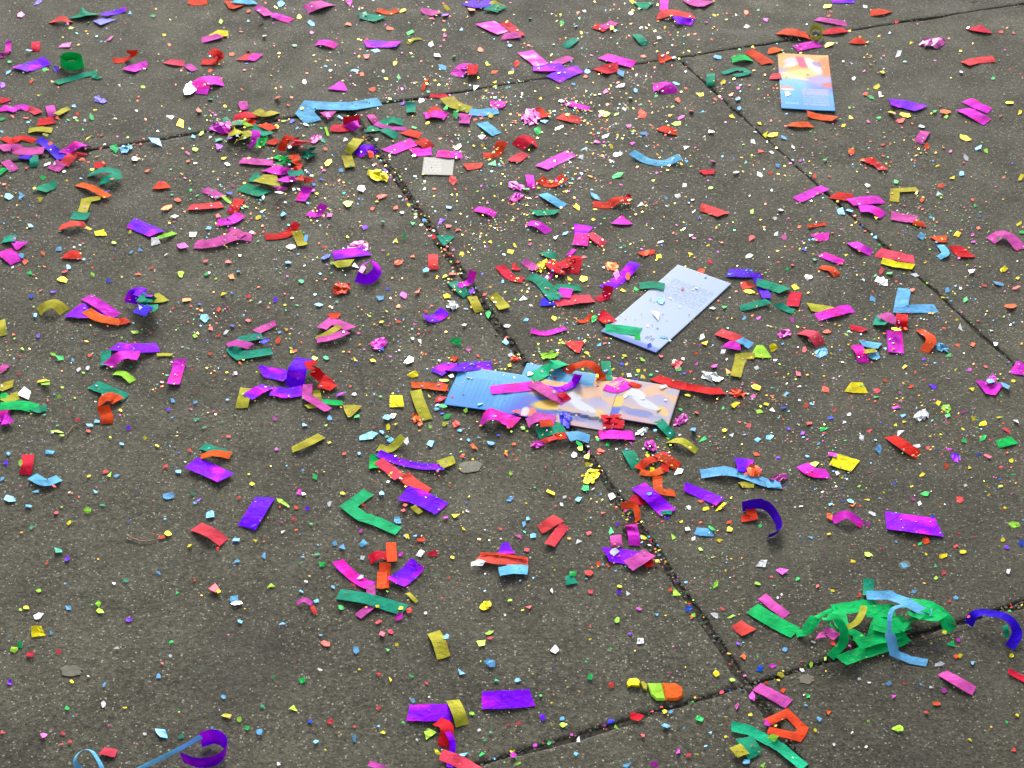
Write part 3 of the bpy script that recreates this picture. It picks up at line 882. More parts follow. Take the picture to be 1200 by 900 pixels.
S te 36 f 1230,672 1140,690 1095,740 1120,768 1275,745 | teal strip folded into a pointed loop, left of the purple heap | the folded teal loop
S pk 30 1065,720 1110,705,8 1175,725
S in 50 640,545 700,560
c ye 470,195,76,36 610,188,28 292,412,46,30 415,172,40,16 1045,480,44,36 205,890,70,26 190,40,40
c lg 912,675,40,22 628,657,52,22 848,388,38,34 250,765,42,26 105,736,26 1065,38,44,22 535,238,28
c wh 730,236,66,38 905,200,46,32 820,115,44,22 780,295,34,14 410,825,28,30 980,380,30 1060,662,36,22 1178,188,30 660,545,24,34 1105,850,26 370,835,26
c lb 100,20,60,36 275,268,44,24 655,272,38,20 145,158,34,22 320,352,40,34 980,172,34,20 960,590,56,50 40,20,46,34 100,300,36,26 1120,375,26 340,790,26 165,580,40 615,282,26
c or 785,78,66,30 1085,398,50,34 872,507,66,22 645,384,40,24 1025,552,36,22 200,290,34,16 60,668,28,20 420,768,34 118,328,36 985,760,30 835,40,40
c co 965,328,30 1070,328,34,26 1022,115,36 1165,490,28 710,355,22 1165,602,32 990,640,30 305,375,36
c gr 142,380,32,26 280,780,40,30 970,385,30
c bl 508,418,34,24 145,488,34,22 1090,628,26 935,525,24 1075,8,40
c pu 252,468,44,30 180,675,26
c ma 855,255,76,54
T 300 225 4
S ma 28 242,98 285,105 318,58,12
S rd 34 42,210 120,205 162,182 192,145,8
S ol 46 188,182 220,250 | olive strip over the end of a red ribbon, left of centre | the olive strip crossing a red ribbon
S pu 42 362,298 430,286,5 525,278
S ol 32 365,340 452,330
S pu 46 t35 470,398,4 525,408,4 568,368,8 545,322,14 495,345,14 | purple ribbon curled in a loop on the slab, left of centre | the purple loop left of centre
S pk 34 f 308,640 352,600 448,640
S ol 26 282,692 350,655,6 392,628
S pk 28 285,695 360,680 425,652 | pink and olive strips folded together, left of centre | the pink and olive bundle
S te 50 862,228 910,228
S co 48 830,292 830,365 | short coral strip left of the central joint | the coral strip left of the central joint
S ma 28 1030,78 1080,88,4 1125,108
S te 44 920,420 992,485
S ma 32 950,442 1000,420 1018,368,14
S ol 42 1012,488 1048,562
S ol 48 1108,478 1165,545
S pu 38 790,588 840,592 888,556
S pu 54 22,840 80,850 150,865
S pu 84 230,780,14 195,832,14 180,915 | heap of purple ribbon with red and magenta strips, left of centre | the purple ribbon heap
S rd 48 252,792 285,850,6 352,905
S pk 30 0,655 92,612
S or 26 345,582 390,580
c lg 430,55,52,42 275,778,56,30
c ma 345,110,38,26 690,485,46,30
c te 330,778,40,22 595,145,24,28 212,418,34 380,515,20
c lb 150,333,66,30 300,530,56,26 580,498,50,22 125,110,36,40 905,72,56,36 800,368,40,30 985,548,32,14 1170,700,36,40 235,220,30,36
c wh 165,260,60,24 465,345,50,34 715,790,50,44 1175,630,36,20 770,700,24,30 975,626,30 685,95,26 735,688,24 915,862,44,26 505,...
c or 665,332,60,30 765,470,62,28 655,75,40,28 590,20,50,28 670,607,46,18 545,80,32,22 735,302,24 920,385,40 105,700,34 180,745,28
c ye 740,860,60,30 660,230,30,38 895,490,44,26 545,792,40,24 588,612,30,30 965,292,34 885,395,34,22 460,785,30 430,212,26 1100,235,34,22 170,748,30 12,120,30 1195,280,40
c gr 735,147,28,22 695,212,20,30 935,708,66,40 1090,575,30,40 192,530,20
c pu 865,140,50,32 1012,468,34,30 92,508,28 510,168,32
c rd 900,165,44,36 945,180,40,26 1070,482,28 835,212,34
c pk 500,360,48,60 995,740,38,24 595,275,24 480,662,26
c bl 618,455,22 330,305,60,36 590,735,30 40,700,60,36
c co 320,258,30
K fw 475,262,90,50
K rd 400,455,84,48
K ma 580,712,76,52
K wh 925,535,56,36
T 510 410 7.5
S pu 76 10,205 95,150 200,155,6 330,140 492,140 | purple and magenta foil strip along the top edge of the left leaflet | the purple strip above the left leaflet
S rd 46 140,82 190,82
S co 66 0,312 100,325
S co 50 5,432 82,430
S tg 96 838,250 950,195 1050,122,14 1135,112 | bent green strip across the blue corner of the rear leaflet | the bent green strip between leaflets
S ma 78 f 485,352 600,345 860,315
S pu 48 980,332 1100,345 1215,305
S pk 88 a10 860,292 1000,372 1150,455
S rd 66 1105,380 1165,440
S ma 92 400,625 490,560,14 600,600,4 715,640 | magenta strip twisted like a bow tie, below the left leaflet | the magenta twist below the left leaflet
S te 96 898,740 1010,700,6 1135,680
S pk 74 810,645 900,590,12 1052,612
S rd 60 920,650 1030,640
S co 48 945,808 1062,760
S rd 58 1068,762 1172,748
c lg 85,270,100,44 265,534,62,48 1000,50,140,50 770,688,52,40
c wh 155,232,70,44 525,186,56,26 835,212,80,50 1045,370,36 230,788,28 665,45,60,40 35,95,34,28 20,490,60,30
c gr 80,500,64,36 105,590,86,44
c lb 215,708,66,40 290,788,46,30 395,480,62,44 25,525,50,30
c bl 490,830,84,44 555,752,34,30 65,558,40,30
c or 180,650,70,62 335,855,84,44 690,828,40
c ye 655,140,40,56 85,655,56,24 625,895,50
c co 148,412,30 640,680,40,26
K bl 1140,610,90,150
K ma 900,832,120,60
K or 705,80,80,44
T 660 410 7.5
S te 84 372,100 392,265
S or 66 20,195 110,142,14 210,120,22 295,165,18 338,262 | orange red strip arched over the edge of the leaflets | the orange red arch on the leaflets
S pu 60 0,345 90,295 132,215
S ma 56 365,325 470,352 592,292
S fw 48 430,300 530,250
S rd 74 f 340,605 440,600 400,650 535,655
S ma 76 315,748 440,742,5 622,755 | flat magenta strip below the middle of the leaflets | the magenta strip below the leaflets
S te 76 835,620 900,690 965,762 | teal strip over the lower right corner of the leaflets | the teal strip at the corner of the leaflets
S ol 54 a8 932,800 1045,800 1175,890
S lb 78 40,762 130,752,5 232,785
S rd 66 808,240 900,275,4 1000,305 1080,322,6 1180,340,2 1290,360,6 1405,362 | long crinkled red ribbon right of the leaflets | the long red ribbon right of the leaflets
S rd 40 580,290 680,325
c gr 135,830,70,56 395,835,60,48 305,785,46,44 770,222,46,38 1028,525,42,36 640,222,60,30
c lg 148,880,76,56 700,88,70,44
c ye 540,52,56,34 700,240,60,44 660,185,60,40 300,230,44,52 1100,405,54,26 715,180,40 840,525,60,22 525,218,40 230,200,30
c wh 700,425,50,34 880,325,80,36 575,225,70,56 900,440,28 550,405,50,28 1145,100,36 1055,80,44,44 975,100,50
c ma 300,312,36 1170,120,50,40
c co 590,822,50,46 1172,565,50,44 395,72,40,30 860,60,40,44
c or 1135,190,76,38 325,885,80,44
c pu 520,122,44,36 1062,210,40
c lb 805,708,44,34 1135,720,60,56 555,870,44
c bl 65,605,40
c in 640,262,90,30
c te 1005,170,44,54
K wh 690,720,100,66
K fw 1035,620,110,90
K ma 770,842,90,66
K co 1000,125,90,60
K or 480,590,60,40
T 600 225 4
S lb 34 145,8 190,35,4 245,68
S te 26 102,98 212,94
S rd 30 380,55 450,62 495,35,8 550,42,6 | zigzag red strip under the smile shaped blue strip | the zigzag red strip
S rd 22 535,40 552,10,10
S ma 32 75,145 120,152,6 172,188
S pu 52 290,175 360,185
S ma 64 290,218 360,222 | magenta square half under purple foil, right of centre top | the magenta square at upper centre
S co 36 362,192 435,248
S ma 46 490,128 538,128
S co 38 882,68 990,106 | coral strip alone on the slab, upper right of the white card | the lone coral strip at upper right
S or 24 602,292 668,278
S rd 34 -58,345 -5,400 52,412
S rd 30 0,348 30,352
S te 34 150,282 205,302
S pk 34 52,322 112,362
S pk 24 155,412 200,370 230,355,6
S rd 44 172,318 205,355,8 250,375
S rd 42 228,350 300,312,8 285,382 | red strips crumpled together, centre, left of the white card | the crumpled red strips at centre
S ma 20 262,302 292,268
S te 28 198,442 322,452
S in 36 135,515 190,512
S co 42 200,515 290,505,4 376,498
S ma 44 215,470 280,476
S te 50 80,395 130,415 208,502 | teal strip lying over red and pink strips at centre | the teal strip at centre
S pu 48 430,455 510,405 578,332,8 | purple foil strip tilted up beside a red curl, left of the white card | the purple strip left of the white card
S rd 40 395,505 440,488 452,440,14
S te 32 598,440 660,434 714,444 | teal strip half on the white card edge | the teal strip on the white card edge
S tg 42 438,638 520,645 600,655 | green strip lying on the lower end of the white card | the green strip on the white card
S gr 24 585,655 590,692
S rd 52 412,572 462,610
S or 18 308,605 345,605 372,575
S ma 22 88,650 160,662 252,635
S co 56 268,726 328,726
S lg 26 138,768 208,768
S in 38 1012,380 1135,380
S in 42 1140,380 1195,498 | indigo strip bent at a right angle, right of the white card | the indigo strip right of the white card
S te 38 1148,420 1282,462
S te 30 1068,545 1130,530 1202,510
S co 34 1072,440 1128,430
S co 38 968,655 1030,675,5 1080,695
S ma 38 1000,712 1070,718
S lb 36 1068,690 1122,722
S lg 58 1130,745 1200,748
S ol 46 f 1138,768 1075,768 1048,865 | olive strip bent into a corner, below right of the white card | the bent olive strip below the white card
c ye 303,75,52,36 905,710,50,34 335,410,54,44 195,590,38,36 270,410,36 690,302,44,32 12,252,30 835,290,34,22 520,462,36,24 380,128,26 1110,468,70,26 350,755,30
c gr 580,455,28 385,595,36,40 995,542,36,22 780,830,40 528,255,20
c lg 612,788,38,22 240,705,44,18 1125,95,32,28 165,770,...
c wh 775,20,36,26 840,205,38,26 205,215,44,22 1110,300,44,24 45,500,56,40 430,355,24 940,545,40,30 890,680,44,32 990,748,32,20 600,62,36 695,235,44,16 1145,825,32,22 675,580,66,44
c lb 390,25,56,34 250,195,34,22 410,718,28 1090,592,28 65,600,34 700,512,50,36 715,680,60,18
c co 1125,220,36,32 925,330,38,24 340,305,30 435,710,26 770,815,50,40 305,...
c or 545,395,30,40 885,375,44,34 1010,845,46,36 635,285,40 840,845,44,24 370,...
c ma 950,820,44,30 1155,590,26
c pk 490,385,50,54 85,246,24
c bl 880,130,18 515,805,26 640,720,36,20
K wh 935,868,96,44
K ye 140,350,60,60
K or 470,350,60,40
K ma 20,25,60,40
T 900 225 4
S rd 34 302,14 400,28
S ma 38 382,48 455,38,4 532,34 | red to magenta strip at the start of the right joint | the red and magenta strip on the right joint
S ma 34 428,75 490,80,5 542,112
S pk 38 578,108 640,122 698,128
S rd 24 680,142 735,152
S rd 15 188,162 272,148
S ma 38 218,214 285,206
S ma 34 392,235 430,258,5 485,285
S ma 30 252,290 300,310 355,330
S co 42 512,282 600,300 685,315 | foil coral strip across the right joint | the foil coral strip on the right joint
S ye 28 532,322 610,340 682,350
S or 28 250,350 300,362 325,395
S or 30 778,222 838,220
S lb 32 798,308 832,285 808,248
S rd 50 865,278 945,282
S pk 44 1042,228 1098,195,8 1140,215,6 1188,268 | orchid pink strip draped in two bends near the right edge | the draped pink strip near the right edge
S te 28 40,525 122,562
S rd 58 130,470 115,535
S ol 36 192,538 292,552
S ma 42 228,588 310,562,5 392,545 | straight magenta strip resting on an olive scrap, right | the magenta and olive pair at right
S lb 44 f 640,452 622,548 788,545 | pale blue strip bent into an L, right | the pale blue L shaped strip
S te 46 498,600 565,602,8
S pk 42 535,572 600,605
S rd 54 628,570 628,645
S ma 72 592,650 600,752
S or 46 712,645 765,690,8 732,748 | orange red strip bent like an elbow, right | the orange elbow strip
S co 44 155,655 212,668,10 245,718 | dark red strip arched off the slab, right of the white card | the arched red strip at right
S lb 28 435,708 525,722
S lb 30 475,775 522,765
S ma 50 412,718 435,750,6 448,800
S ol 20 450,748 505,742
S rd 24 385,632 455,650
S ma 62 1148,822 1215,828
c ye 888,197,46,32 125,450,48,40 1105,366,44,28 640,822,26 368,295,30 820,495,26 1170,405,32 880,835,24 600,645,70,26 740,330,26 1180,150,50,18 25,735,50,36 505,122,38
c wh 60,88,46,22 40,198,26,36 190,405,50,28 955,375,44,36 905,640,40,30 35,790,26 1050,650,30 348,798,22 690,390,54,20 1065,712,34 800,10,50,30 445,412,24 30,125,30
c lb 720,210,60,40 490,505,50,24 1080,430,60,20 340,95,50,40 1045,885,60 500,212,28 380,88,50,24 842,465,34,24 145,...
c gr 568,384,44,24 925,505,36,30 845,766,34,22 90,362,30 1190,190,34,24
c te 218,318,34,24
c or 1135,540,76,34 962,715,36,34 145,165,28 275,655,46,30 960,36,22 720,38,30 550,885,24 985,170,22 825,640,22 890,718,34,24 675,460,28
c co 1160,453,54,18 530,375,36,30 115,345,26 170,740,30,40 1020,820,26 140,855,40,40 1015,440,26
c pk 75,215,36,32 95,125,20
c ma 115,600,26,36 945,832,34 1045,890,80
c pu 730,785,24
c bl 170,270,34
K fw 75,665,60,40
K lb 250,755,60,44
K lb 815,732,60,40
K wh 532,418,56,40
T 0 450 4
S gr 24 0,56 42,50
S ol 36 18,82 85,52
S ol 34 -10,24 62,-4
S gr 42 0,104 90,98 175,114 | green strip under a rainbow foil scrap at the left edge | the green strip at the left edge
S te 30 155,128 218,110
S ma 64 -10,168 46,150
S te 50 436,2 510,32 590,66
S or 40 462,86 508,58,8 555,80
S rd 60 f 482,102 500,150,4 502,186 | red square strip hanging off a teal and orange pair, left | the teal and red trio at left
S rd 56 132,330 128,375,5 118,424 | short red strip standing alone near the left edge | the lone red strip near the left edge
S lb 36 150,432 215,460,4 278,440
S te 36 948,290 1085,335
S or 30 940,342 1000,322,8 1082,335
S pu 70 895,366 1058,440 | wide purple strip under an orange and teal strip, left of centre | the wide purple strip with orange arch
S pu 82 1242,532 1155,674 | wide flat purple rectangle alone on the slab, left of centre | the flat purple rectangle at left
S co 54 918,668 985,695,6 1050,742 | coral strip below left of the flat purple rectangle | the coral strip below the purple rectangle
S ol 56 f 1155,18 1132,112
c wh 115,40,90,76 1100,...
c lg 262,225,84,28 518,426,34,28 98,370,26,40 215,4,70,30 412,598,42,34 290,246,32 278,62,30,18
c lb 232,322,56,34 790,530,76,40 456,175,40,26 420,198,44,20 40,328,36,24 46,540,60,46 134,574,46,22 550,430,38,26 832,412,40,34 172,498,50,24 1110,832,44,22 448,505,36,22 985,610,64,50 915,88,28 810,80,26 1108,732,50,22 745,888,36,18 10,445,34 775,632,18 570,282,26
c te 270,780,58,36 920,165,40,22 958,202,28,24 905,515,30 148,672,32,24 482,568,34,14 200,120,30
c ye 735,290,34,18 680,256,26 323,655,34,28 790,702,46,36 1182,470,34 415,432,24 565,122,22 1195,732,30 890,760,30
c co 250,480,44,26 365,170,22 265,604,34,18 415,222,28 780,388,32,18 495,412,30 225,78,18
c pu 602,210,32,28 935,546,46,20 790,120,30 28,372,42,46 315,820,34,30
c rd 890,312,42,22 1070,246,24 1020,772,22,26
c or 760,718,46,24 218,842,24
T 300 450 4
S pu 44 -40,60 20,25,6 60,10
S pu 46 70,32 140,42 218,30
S or 34 298,0 368,18
S ol 38 280,28 292,82
S ol 22 235,106 292,100
S gr 22 308,82 406,90
S pk 42 f 242,0 238,58 340,122
S ol 54 748,30 770,95,5 802,168 | long olive strip left of the blue end of the left leaflet | the olive strip left of the leaflets
S or 30 728,4 800,8 895,18
S ol 56 415,125 472,128
S ol 34 168,308 235,278,6 308,242 | lone olive strip on bare slab below the purple heap | the olive strip below the purple heap
S gr 44 555,330 552,395
S ol 34 572,298 628,305 692,245,8
S pu 32 570,322 660,360 770,385 885,388 | long curved purple strip between two olive scraps, centre | the long curved purple strip
S ol 42 862,378 932,352
S co 50 575,358 675,438
S co 54 690,425 735,465 808,508
S pu 76 690,510 770,535 872,585 | wide purple strip lying over the end of a coral strip, centre | the wide purple strip at centre
S ol 26 735,572 772,605
S tg 48 f 528,506 432,575 500,625 570,645 668,690 | green ribbon bent like a hook, centre left | the green hook shaped ribbon
S rd 40 532,825 575,800,6 630,812
S rd 54 605,838 602,902 595,955
S or 48 632,742 638,832
S pu 78 762,838 712,890 655,932 | glossy purple strip beside red strips, lower centre left | the purple and red cluster at lower left
S ma 48 382,828 430,880 500,930 540,945
S pk 40 f 478,1090 540,1040 538,940
S te 54 385,985 500,1000,5 600,1030 698,1060 | long teal strip across pink paper, lower centre left | the long teal strip at lower left
S co 44 1045,808 1120,820 1275,836
S or 12 1050,795 1150,800 1268,818
S lb 44 1138,880 1200,868,4 1275,872
S pu 52 1142,772 1196,768
c ye 655,95,84,84 932,620,44,30 405,512,40,20 655,188,24 345,275,26 810,55,26 705,712,36,26 620,205,30,34 972,680,24 920,812,24
c lg 130,562,76,22 980,126,34,26 815,205,28 885,188,30 815,... 1195,420,30
c lb 530,245,100,42 590,225,40,26 228,193,44,36 345,160,28,26 370,750,36,28 405,765,44,34 40,805,38,36 215,812,36,20 485,325,28 505,745,56,38 820,280,46,40 955,216,38,22 1100,280,50,24 590,515,40,32 665,640,36,40 615,160,50,34 745,715,34,24 1190,540,40,34 220,405,22 995,262,24 630,265,44,44 850,112,44,34
c wh 640,150,40,34 460,48,34,20 345,565,24,26 500,815,30 1040,840,80,40 620,460,26 125,692,34,18 705,270,40,34 770,795,60,34 400,...
c gr 308,848,46,32 278,438,40,26 475,155,36,26 895,152,44,26 880,105,44,24 260,658,22 812,205,24
c te 615,250,30 285,800,36,16
c or 500,568,36,22 1018,295,44,28 940,188,44,38 188,578,26 1175,330,34,30 698,568,30
c rd 770,730,56,28 770,185,32,40 830,798,70,32 415,326,30,18
c co 178,634,30,18 865,65,44,36 968,340,28 690,595,34,22
c ma 205,508,44,40 492,690,28 678,798,34 890,626,28 90,162,34,20 95,306,30
c pu 395,52,66,26 240,585,28
c wh 225,515,30,26
K or 750,160,44,40
T 600 450 4
S te 54 542,312 588,392 | teal strip with orange red curl at its end, right of the lower joint | the teal strip with orange curl
S or 36 590,398 630,362,8 672,350
S or 30 600,412 660,418,4 720,395
S rd 44 682,325 782,388 | red strip lying flat below the teal strip at the leaflet corner | the flat red strip right of centre
S or 38 682,432 690,495,6 765,515
S rd 44 552,540 620,545
S pu 66 592,476 660,535 732,604 | wide purple strip with pink edge, right of the central joint | the wide purple strip right of the joint
S te 18 695,604 748,600
S or 28 t40 512,572,4 570,568,10 588,610,10 580,645,6 515,662 | orange red ribbon curled in a C on the central joint | the orange C on the central joint
S pk 54 485,708 492,765
S ma 54 558,660 570,705,5 575,758
S pu 68 442,800 500,805 570,815
S rd 48 610,840 660,830
S pk 60 645,790 600,820,6 545,852 | pink strip over purple foil beside the central joint | the pink and purple pair by the joint
S co 50 128,682 220,628 | pair of coral strips lying together, lower centre | the coral pair at lower centre
S co 48 175,755 248,660
S ol 28 1070,472 1135,472
S lb 40 885,422 1000,408,6 1100,430 1200,465 1260,470 | long pale blue ribbon with shredded foil end, right | the pale blue ribbon at right
S pu 62 1050,375 1125,385
S pu 46 808,478 890,515 975,552 | narrow purple strip with pink lower edge, right | the narrow purple strip at right
S lb 36 860,688 940,696
S in 40 t65 1080,575 1150,562 1205,580 1245,640 1250,690 1200,715 | indigo ribbon curled in an open hook, right | the indigo hook ribbon
S rd 46 f 1115,570 1125,622 1075,632
c gr 935,675,56,24 342,490,54,36 890,260,54,28 465,690,32,40 285,890,60,30 1165,665,26
c lg 350,340,44,36 885,776,38,24 318,300,40,40 1160,130,40,28 755,714,28,40
c ye 995,220,34,24 1045,100,74,34 185,510,54,36 355,450,70,50 655,402,44,30 970,735,34,26 1020,682,30,32 795,645,26 370,410,44 910,585,40,22 980,580,66,22 615,718,44,26 1145,15,50,40 825,55,34,20 1190,98,40 355,380,30 635,335,30
c wh 780,412,56,40 468,528,42,44 475,790,54,36 605,225,56,38 820,680,34,34 850,725,42,28 1170,850,56,46 245,532,26 310,740,40,26 232,565,24 290,332,30,34 830,580,30,26 1030,238,34
c lb 100,710,42,40 75,630,34,24 55,658,26,30 850,222,40,44 310,538,44,34 645,515,34,24 1150,262,36,30 1055,...
c co 412,320,58,34 70,775,32,22 360,885,60,40 865,138,30 1110,195,34 360,700,32,26 425,605,34 20,135,50,40
c or 720,395,64,30 1145,330,40,20 885,552,40,26 405,846,26,24 1020,650,36,24 705,...
c pk 555,280,34,20 1130,60,34 30,715,70,18
c pu 720,626,44,28 495,658,24 640,835,...
c ma 445,50,...
K ye 375,435,76,60
K or 1060,45,80,34
K or 1130,410,70,60
K ma 648,290,54,44
T 900 450 4
S gr 40 1075,282 1155,262
S rd 46 575,245 640,290 705,332 | red strip with foil crumbs at both ends, right | the red strip with foil crumbs
S ma 46 162,378 210,412,3 282,420
S ye 62 300,352 410,385 | bright yellow square beside a curled magenta strip, right | the yellow square beside magenta
S ye 50 372,15 456,18 | bright yellow rectangle alone below the pale blue L strip | the lone yellow rectangle
S ma 36 302,640 370,612,10 442,660 | magenta strip arched like a bridge, right | the magenta bridge strip
S pu 80 552,638 680,655,4 802,672 | wide strip fading from purple to magenta, right | the wide purple to magenta strip
S ma 58 1000,15 1085,25
S lb 34 -10,470 58,466
c gr 265,212,58,28 738,518,52,28 508,62,36,28 1005,255,44,24 711,748,34,20 920,268,36 840,150,40
c lg 1155,660,84,40 465,800,42,38 215,378,50,40 835,115,60,44
c ye 958,26,40,30 1010,188,50,34 820,808,50,26 915,788,40,26 965,165,36,24 800,88,36,30 640,178,28 943,392,34,26 720,428,34,18 398,832,28 285,705,26 600,192,28 465,543,36,16 912,212,26 1090,480,24 1140,358,36 1100,730,30 1085,158,40,14 740,798,22 1110,582,24
c wh 620,230,44,40 440,255,32,40 490,610,44,28 710,562,20,38 322,418,36,32 380,144,30 148,12,30 148,75,26 20,125,46,34 700,292,44,24 925,476,24 1165,180,44,26 155,575,34,18 1125,880,30,36 358,178,28
c lb 518,312,40,50 85,48,36,26 196,720,36,32 1110,10,70,40 640,850,50,34 632,150,34 205,92,26 10,250,44 290,565,34,24 390,552,44,36 285,...
c bl 72,115,36,26 1190,750,34,60 292,160,40,20
c co 900,540,42,36 195,185,40,36 1118,218,50,22 515,32,40,28 478,220,36,20 315,122,28 1090,390,26 750,300,30 880,762,30 820,890,40,26 1030,342,70,22 400,...
c or 400,565,40,34 290,618,40,54 270,28,52,32 180,103,30 835,385,36,36 740,735,40,36 70,165,20 668,12,30
c pu 162,232,34,26 770,12,50,36 1120,768,34 95,212,26 45,344,24
c ma 595,112,52,20 300,330,66,34 65,880,62,50 915,135,44,24 845,308,56,32 470,660,30 1100,40,...
c pk 680,540,26 1180,...
K wh 720,150,70,50
K pu 880,345,44,44
K fw 50,445,80,36
T 0 675 4
S lb 18 t45 480,915,4 470,880,8 432,822,10 390,815,10 352,852,8 362,895,4 410,925,4 | blue ribbon looping at the bottom left edge | the blue ribbon at the bottom edge
+ lb 20 t30 500,925 620,915 700,880 850,805,8 945,752,14
S pu 46 t82 940,768 1000,752 1045,770 1062,812 1015,862 930,876 850,850 | purple end of a ribbon curled in a loop at the bottom edge, left | the purple loop at the bottom edge
S co 38 478,818 545,832
c co 1005,60,64,60 290,790,26 328,778,26 292,735,34 275,355,38,30 760,410,20 10,734,30,22
c rd 140,370,50,32
c ye 175,262,80,84 1025,72,30 125,150,34 338,496,26 1120,...
c lg 460,135,46,34 468,165,44,36 70,345,50,30 1122,672,32,32 182,68,28 97,158,24
c ol 1065,658,60,30
c gr 95,325,40,40 315,622,24,30 802,310,28,18 1160,712,36,28 835,630,20 830,78,34,16
c te 848,755,34,26 590,20,34,30
c lb 755,737,78,54 318,150,36,32 742,470,34,34 1048,567,32,24 1125,215,36,28 1095,112,56,40 488,508,26,28 45,278,22 240,265,36,32
c wh 485,602,30,36 678,740,24 180,188,56,44 1110,130,60,30 550,342,40,20 412,470,24 798,375,20 535,36,22
c pu 605,204,36,32 45,500,36,36
c pk 205,748,34,40 512,700,26
T 300 675 4
S or 46 592,-20 588,58
S ol 64 832,262 858,310,5 880,384 | olive strip alone on bare slab, lower centre | the lone olive strip at lower centre
S pu 80 715,640 820,640 918,638 | purple strip partly under an olive strip, bottom centre | the purple strip under an olive strip
S ol 62 922,582 948,635,8 968,702
S pu 84 1058,584 1180,578 1294,570 | wide flat purple strip at bottom centre, right of an olive strip | the wide purple strip at bottom centre
S rd 62 850,680 895,712,8 880,800
S pu 30 900,730 922,790 908,895
S co 58 865,835 950,868 1030,915 | coral strip end at the bottom edge below the purple strip | the coral strip at the bottom edge
S pk 28 530,878 605,905
S pk 20 192,128 225,110,5 262,130
S co 20 262,140 280,178
S ol 18 710,78 755,122
c lg 812,740,62,72 1050,315,52,58 172,627,54,44 72,50,46,38 1095,266,50,18 615,72,24 1190,115,26 1012,645,30,20
c gr 215,493,54,40 398,152,34,30 730,472,26 1072,770,24 1055,838,34,26 80,476,24 618,345,26,30 688,685,20
c te 30,612,28,24 1125,490,34,36 1100,732,24
c co 325,318,56,30 590,280,44,50 635,262,36,34 348,685,44,30 575,215,36,22 575,620,24,34 800,502,36,16 455,45,44,24 1100,290,42,20 460,705,20 1180,698,40,12
c lb 1100,412,76,46 960,452,48,44 970,835,66,40 890,285,34,32 735,585,32,32 15,735,36,44 122,225,44,24 468,350,34,34 460,762,30,34 280,778,34,26 575,704,34,16 285,115,34 360,50,30 212,72,28
c wh 235,28,32,18 300,440,40,16 490,8,40,22 755,770,16,26 1045,722,26 810,568,16 105,882,28 795,175,24
c bl 255,683,34,40
c ye 628,485,28,36 595,732,30,22 680,152,36,34 568,144,30 660,322,26 485,438,20 850,828,56,26
c rd 715,160,40,40 578,462,28
c ma 665,195,52,46
K ye 1080,138,54,40
T 600 675 4
S te 44 250,22 295,12
S tg 46 f 1028,705 1110,722 1205,775 1260,805 1370,895 | green ribbon running off the bottom edge beside teal strips, bottom right | the green ribbon at the bottom right edge
S te 78 1088,755 1142,845
S pk 50 1148,518 1300,600 | pink strip with one end at the joint crossing, bottom right | the pink strip at the bottom right joint
S ol 54 1045,795 1085,840
S or 38 f 1195,685 1290,642 1365,715 1345,755 1200,722 | orange red ribbon folded into a flat loop, bottom right | the flat orange loop at bottom right
S rd 34 555,652 608,668
S co 66 1050,260 1110,230
c gr 365,475,38,32 878,670,46,44 345,400,20 135,562,26 1150,376,18 175,784,30,26
c lg 240,700,44,36 770,80,60,40 490,208,36,30 952,50,36,54 1152,40,36,28 1030,488,34,26 1030,190,46,18 850,185,36 28,882,30 490,710,44,24 848,190,30 1178,888,36
c ye 715,636,30,26 503,50,28 722,184,18 815,124,20 185,596,18 812,428,18 955,458,38,32 870,838,16 1118,650,24 1002,752,22
c wh 200,345,42,54 600,305,46,36 950,185,44,28 312,770,30,40 188,72,20,34 542,82,34,28 540,...
c lb 725,705,64,36 25,488,44,28 682,180,28 235,670,34,28 930,735,26 815,30,26 300,832,36 535,888,70,36 745,636,36,26 1095,872,50,36 780,...
c bl 825,155,40,36 1162,438,44,44 465,682,44,30 195,435,24
c pu 145,662,40,36 1058,318,26 500,76,30 555,270,22
c ma 595,153,30 670,888,60,30 108,795,28 1125,565,40,60 1195,690,40,50 8,840,40 778,820,26,40
c co 468,515,36,34 370,75,34,30 616,750,32,28 74,150,60,24 985,156,34,18 365,232,20 825,842,30 22,695,60,20 982,545,26
c or 1085,378,38,38 738,65,40 838,195,40
c pk 1055,605,30,44 740,455,22
T 870 670 7.5
S gr 120 85,320 250,420 470,540 | green streamer tangle
+ gr 90 470,545 560,515,8 645,400,14
+ gr 37 645,405,14 730,360,14 830,315,16
+ gr 98 800,335,12 950,315,14 1110,300,14 1250,360,8
+ gr 68 840,530,2 745,440,24 750,400,35 820,405,35 885,500,28 885,620,12 770,752
+ gr 98 845,350,14 890,500,10 1000,560,6 1070,625,4
+ gr 117 865,782,2 1020,725,3 1200,665,4 1350,610,4 1440,560,4
+ gr 88 1060,630,6 1130,590,8 1190,430,14 1250,380,14
+ gr 112 1080,345,14 1200,345,16 1340,340,16
+ gr 98 1010,640,5 1180,590,10 1330,560,10 1400,520,8
+ gr 130 1150,450,4 1300,480,4 1450,440,3
+ gr 41 1400,520,10 1460,440,10 1530,400,10
+ gr 110 1430,270,12 1560,290,22 1680,330,22 1780,410,14 1840,520,2
+ gr 73 1470,340,12 1560,400,10 1680,400,6 1760,350,8
S ol 60 925,490,26 1000,445,30 1050,370,30 1070,300,26
S pk 66 652,575 740,530,14 835,570
S pk 84 172,215 390,390 | pink strip against the left arm of the green streamer | the pink strip beside the green streamer
S te 96 1110,60 1108,210
S lb 76 f 1090,206,20 1285,208,20 1437,262,26 1562,337,24 1665,362,21
+ lb 40 1450,290,29 1325,325,31 1292,430,26 1296,560,14
+ lb 68 f 1296,545,7 1335,715,1 1480,775 1625,800
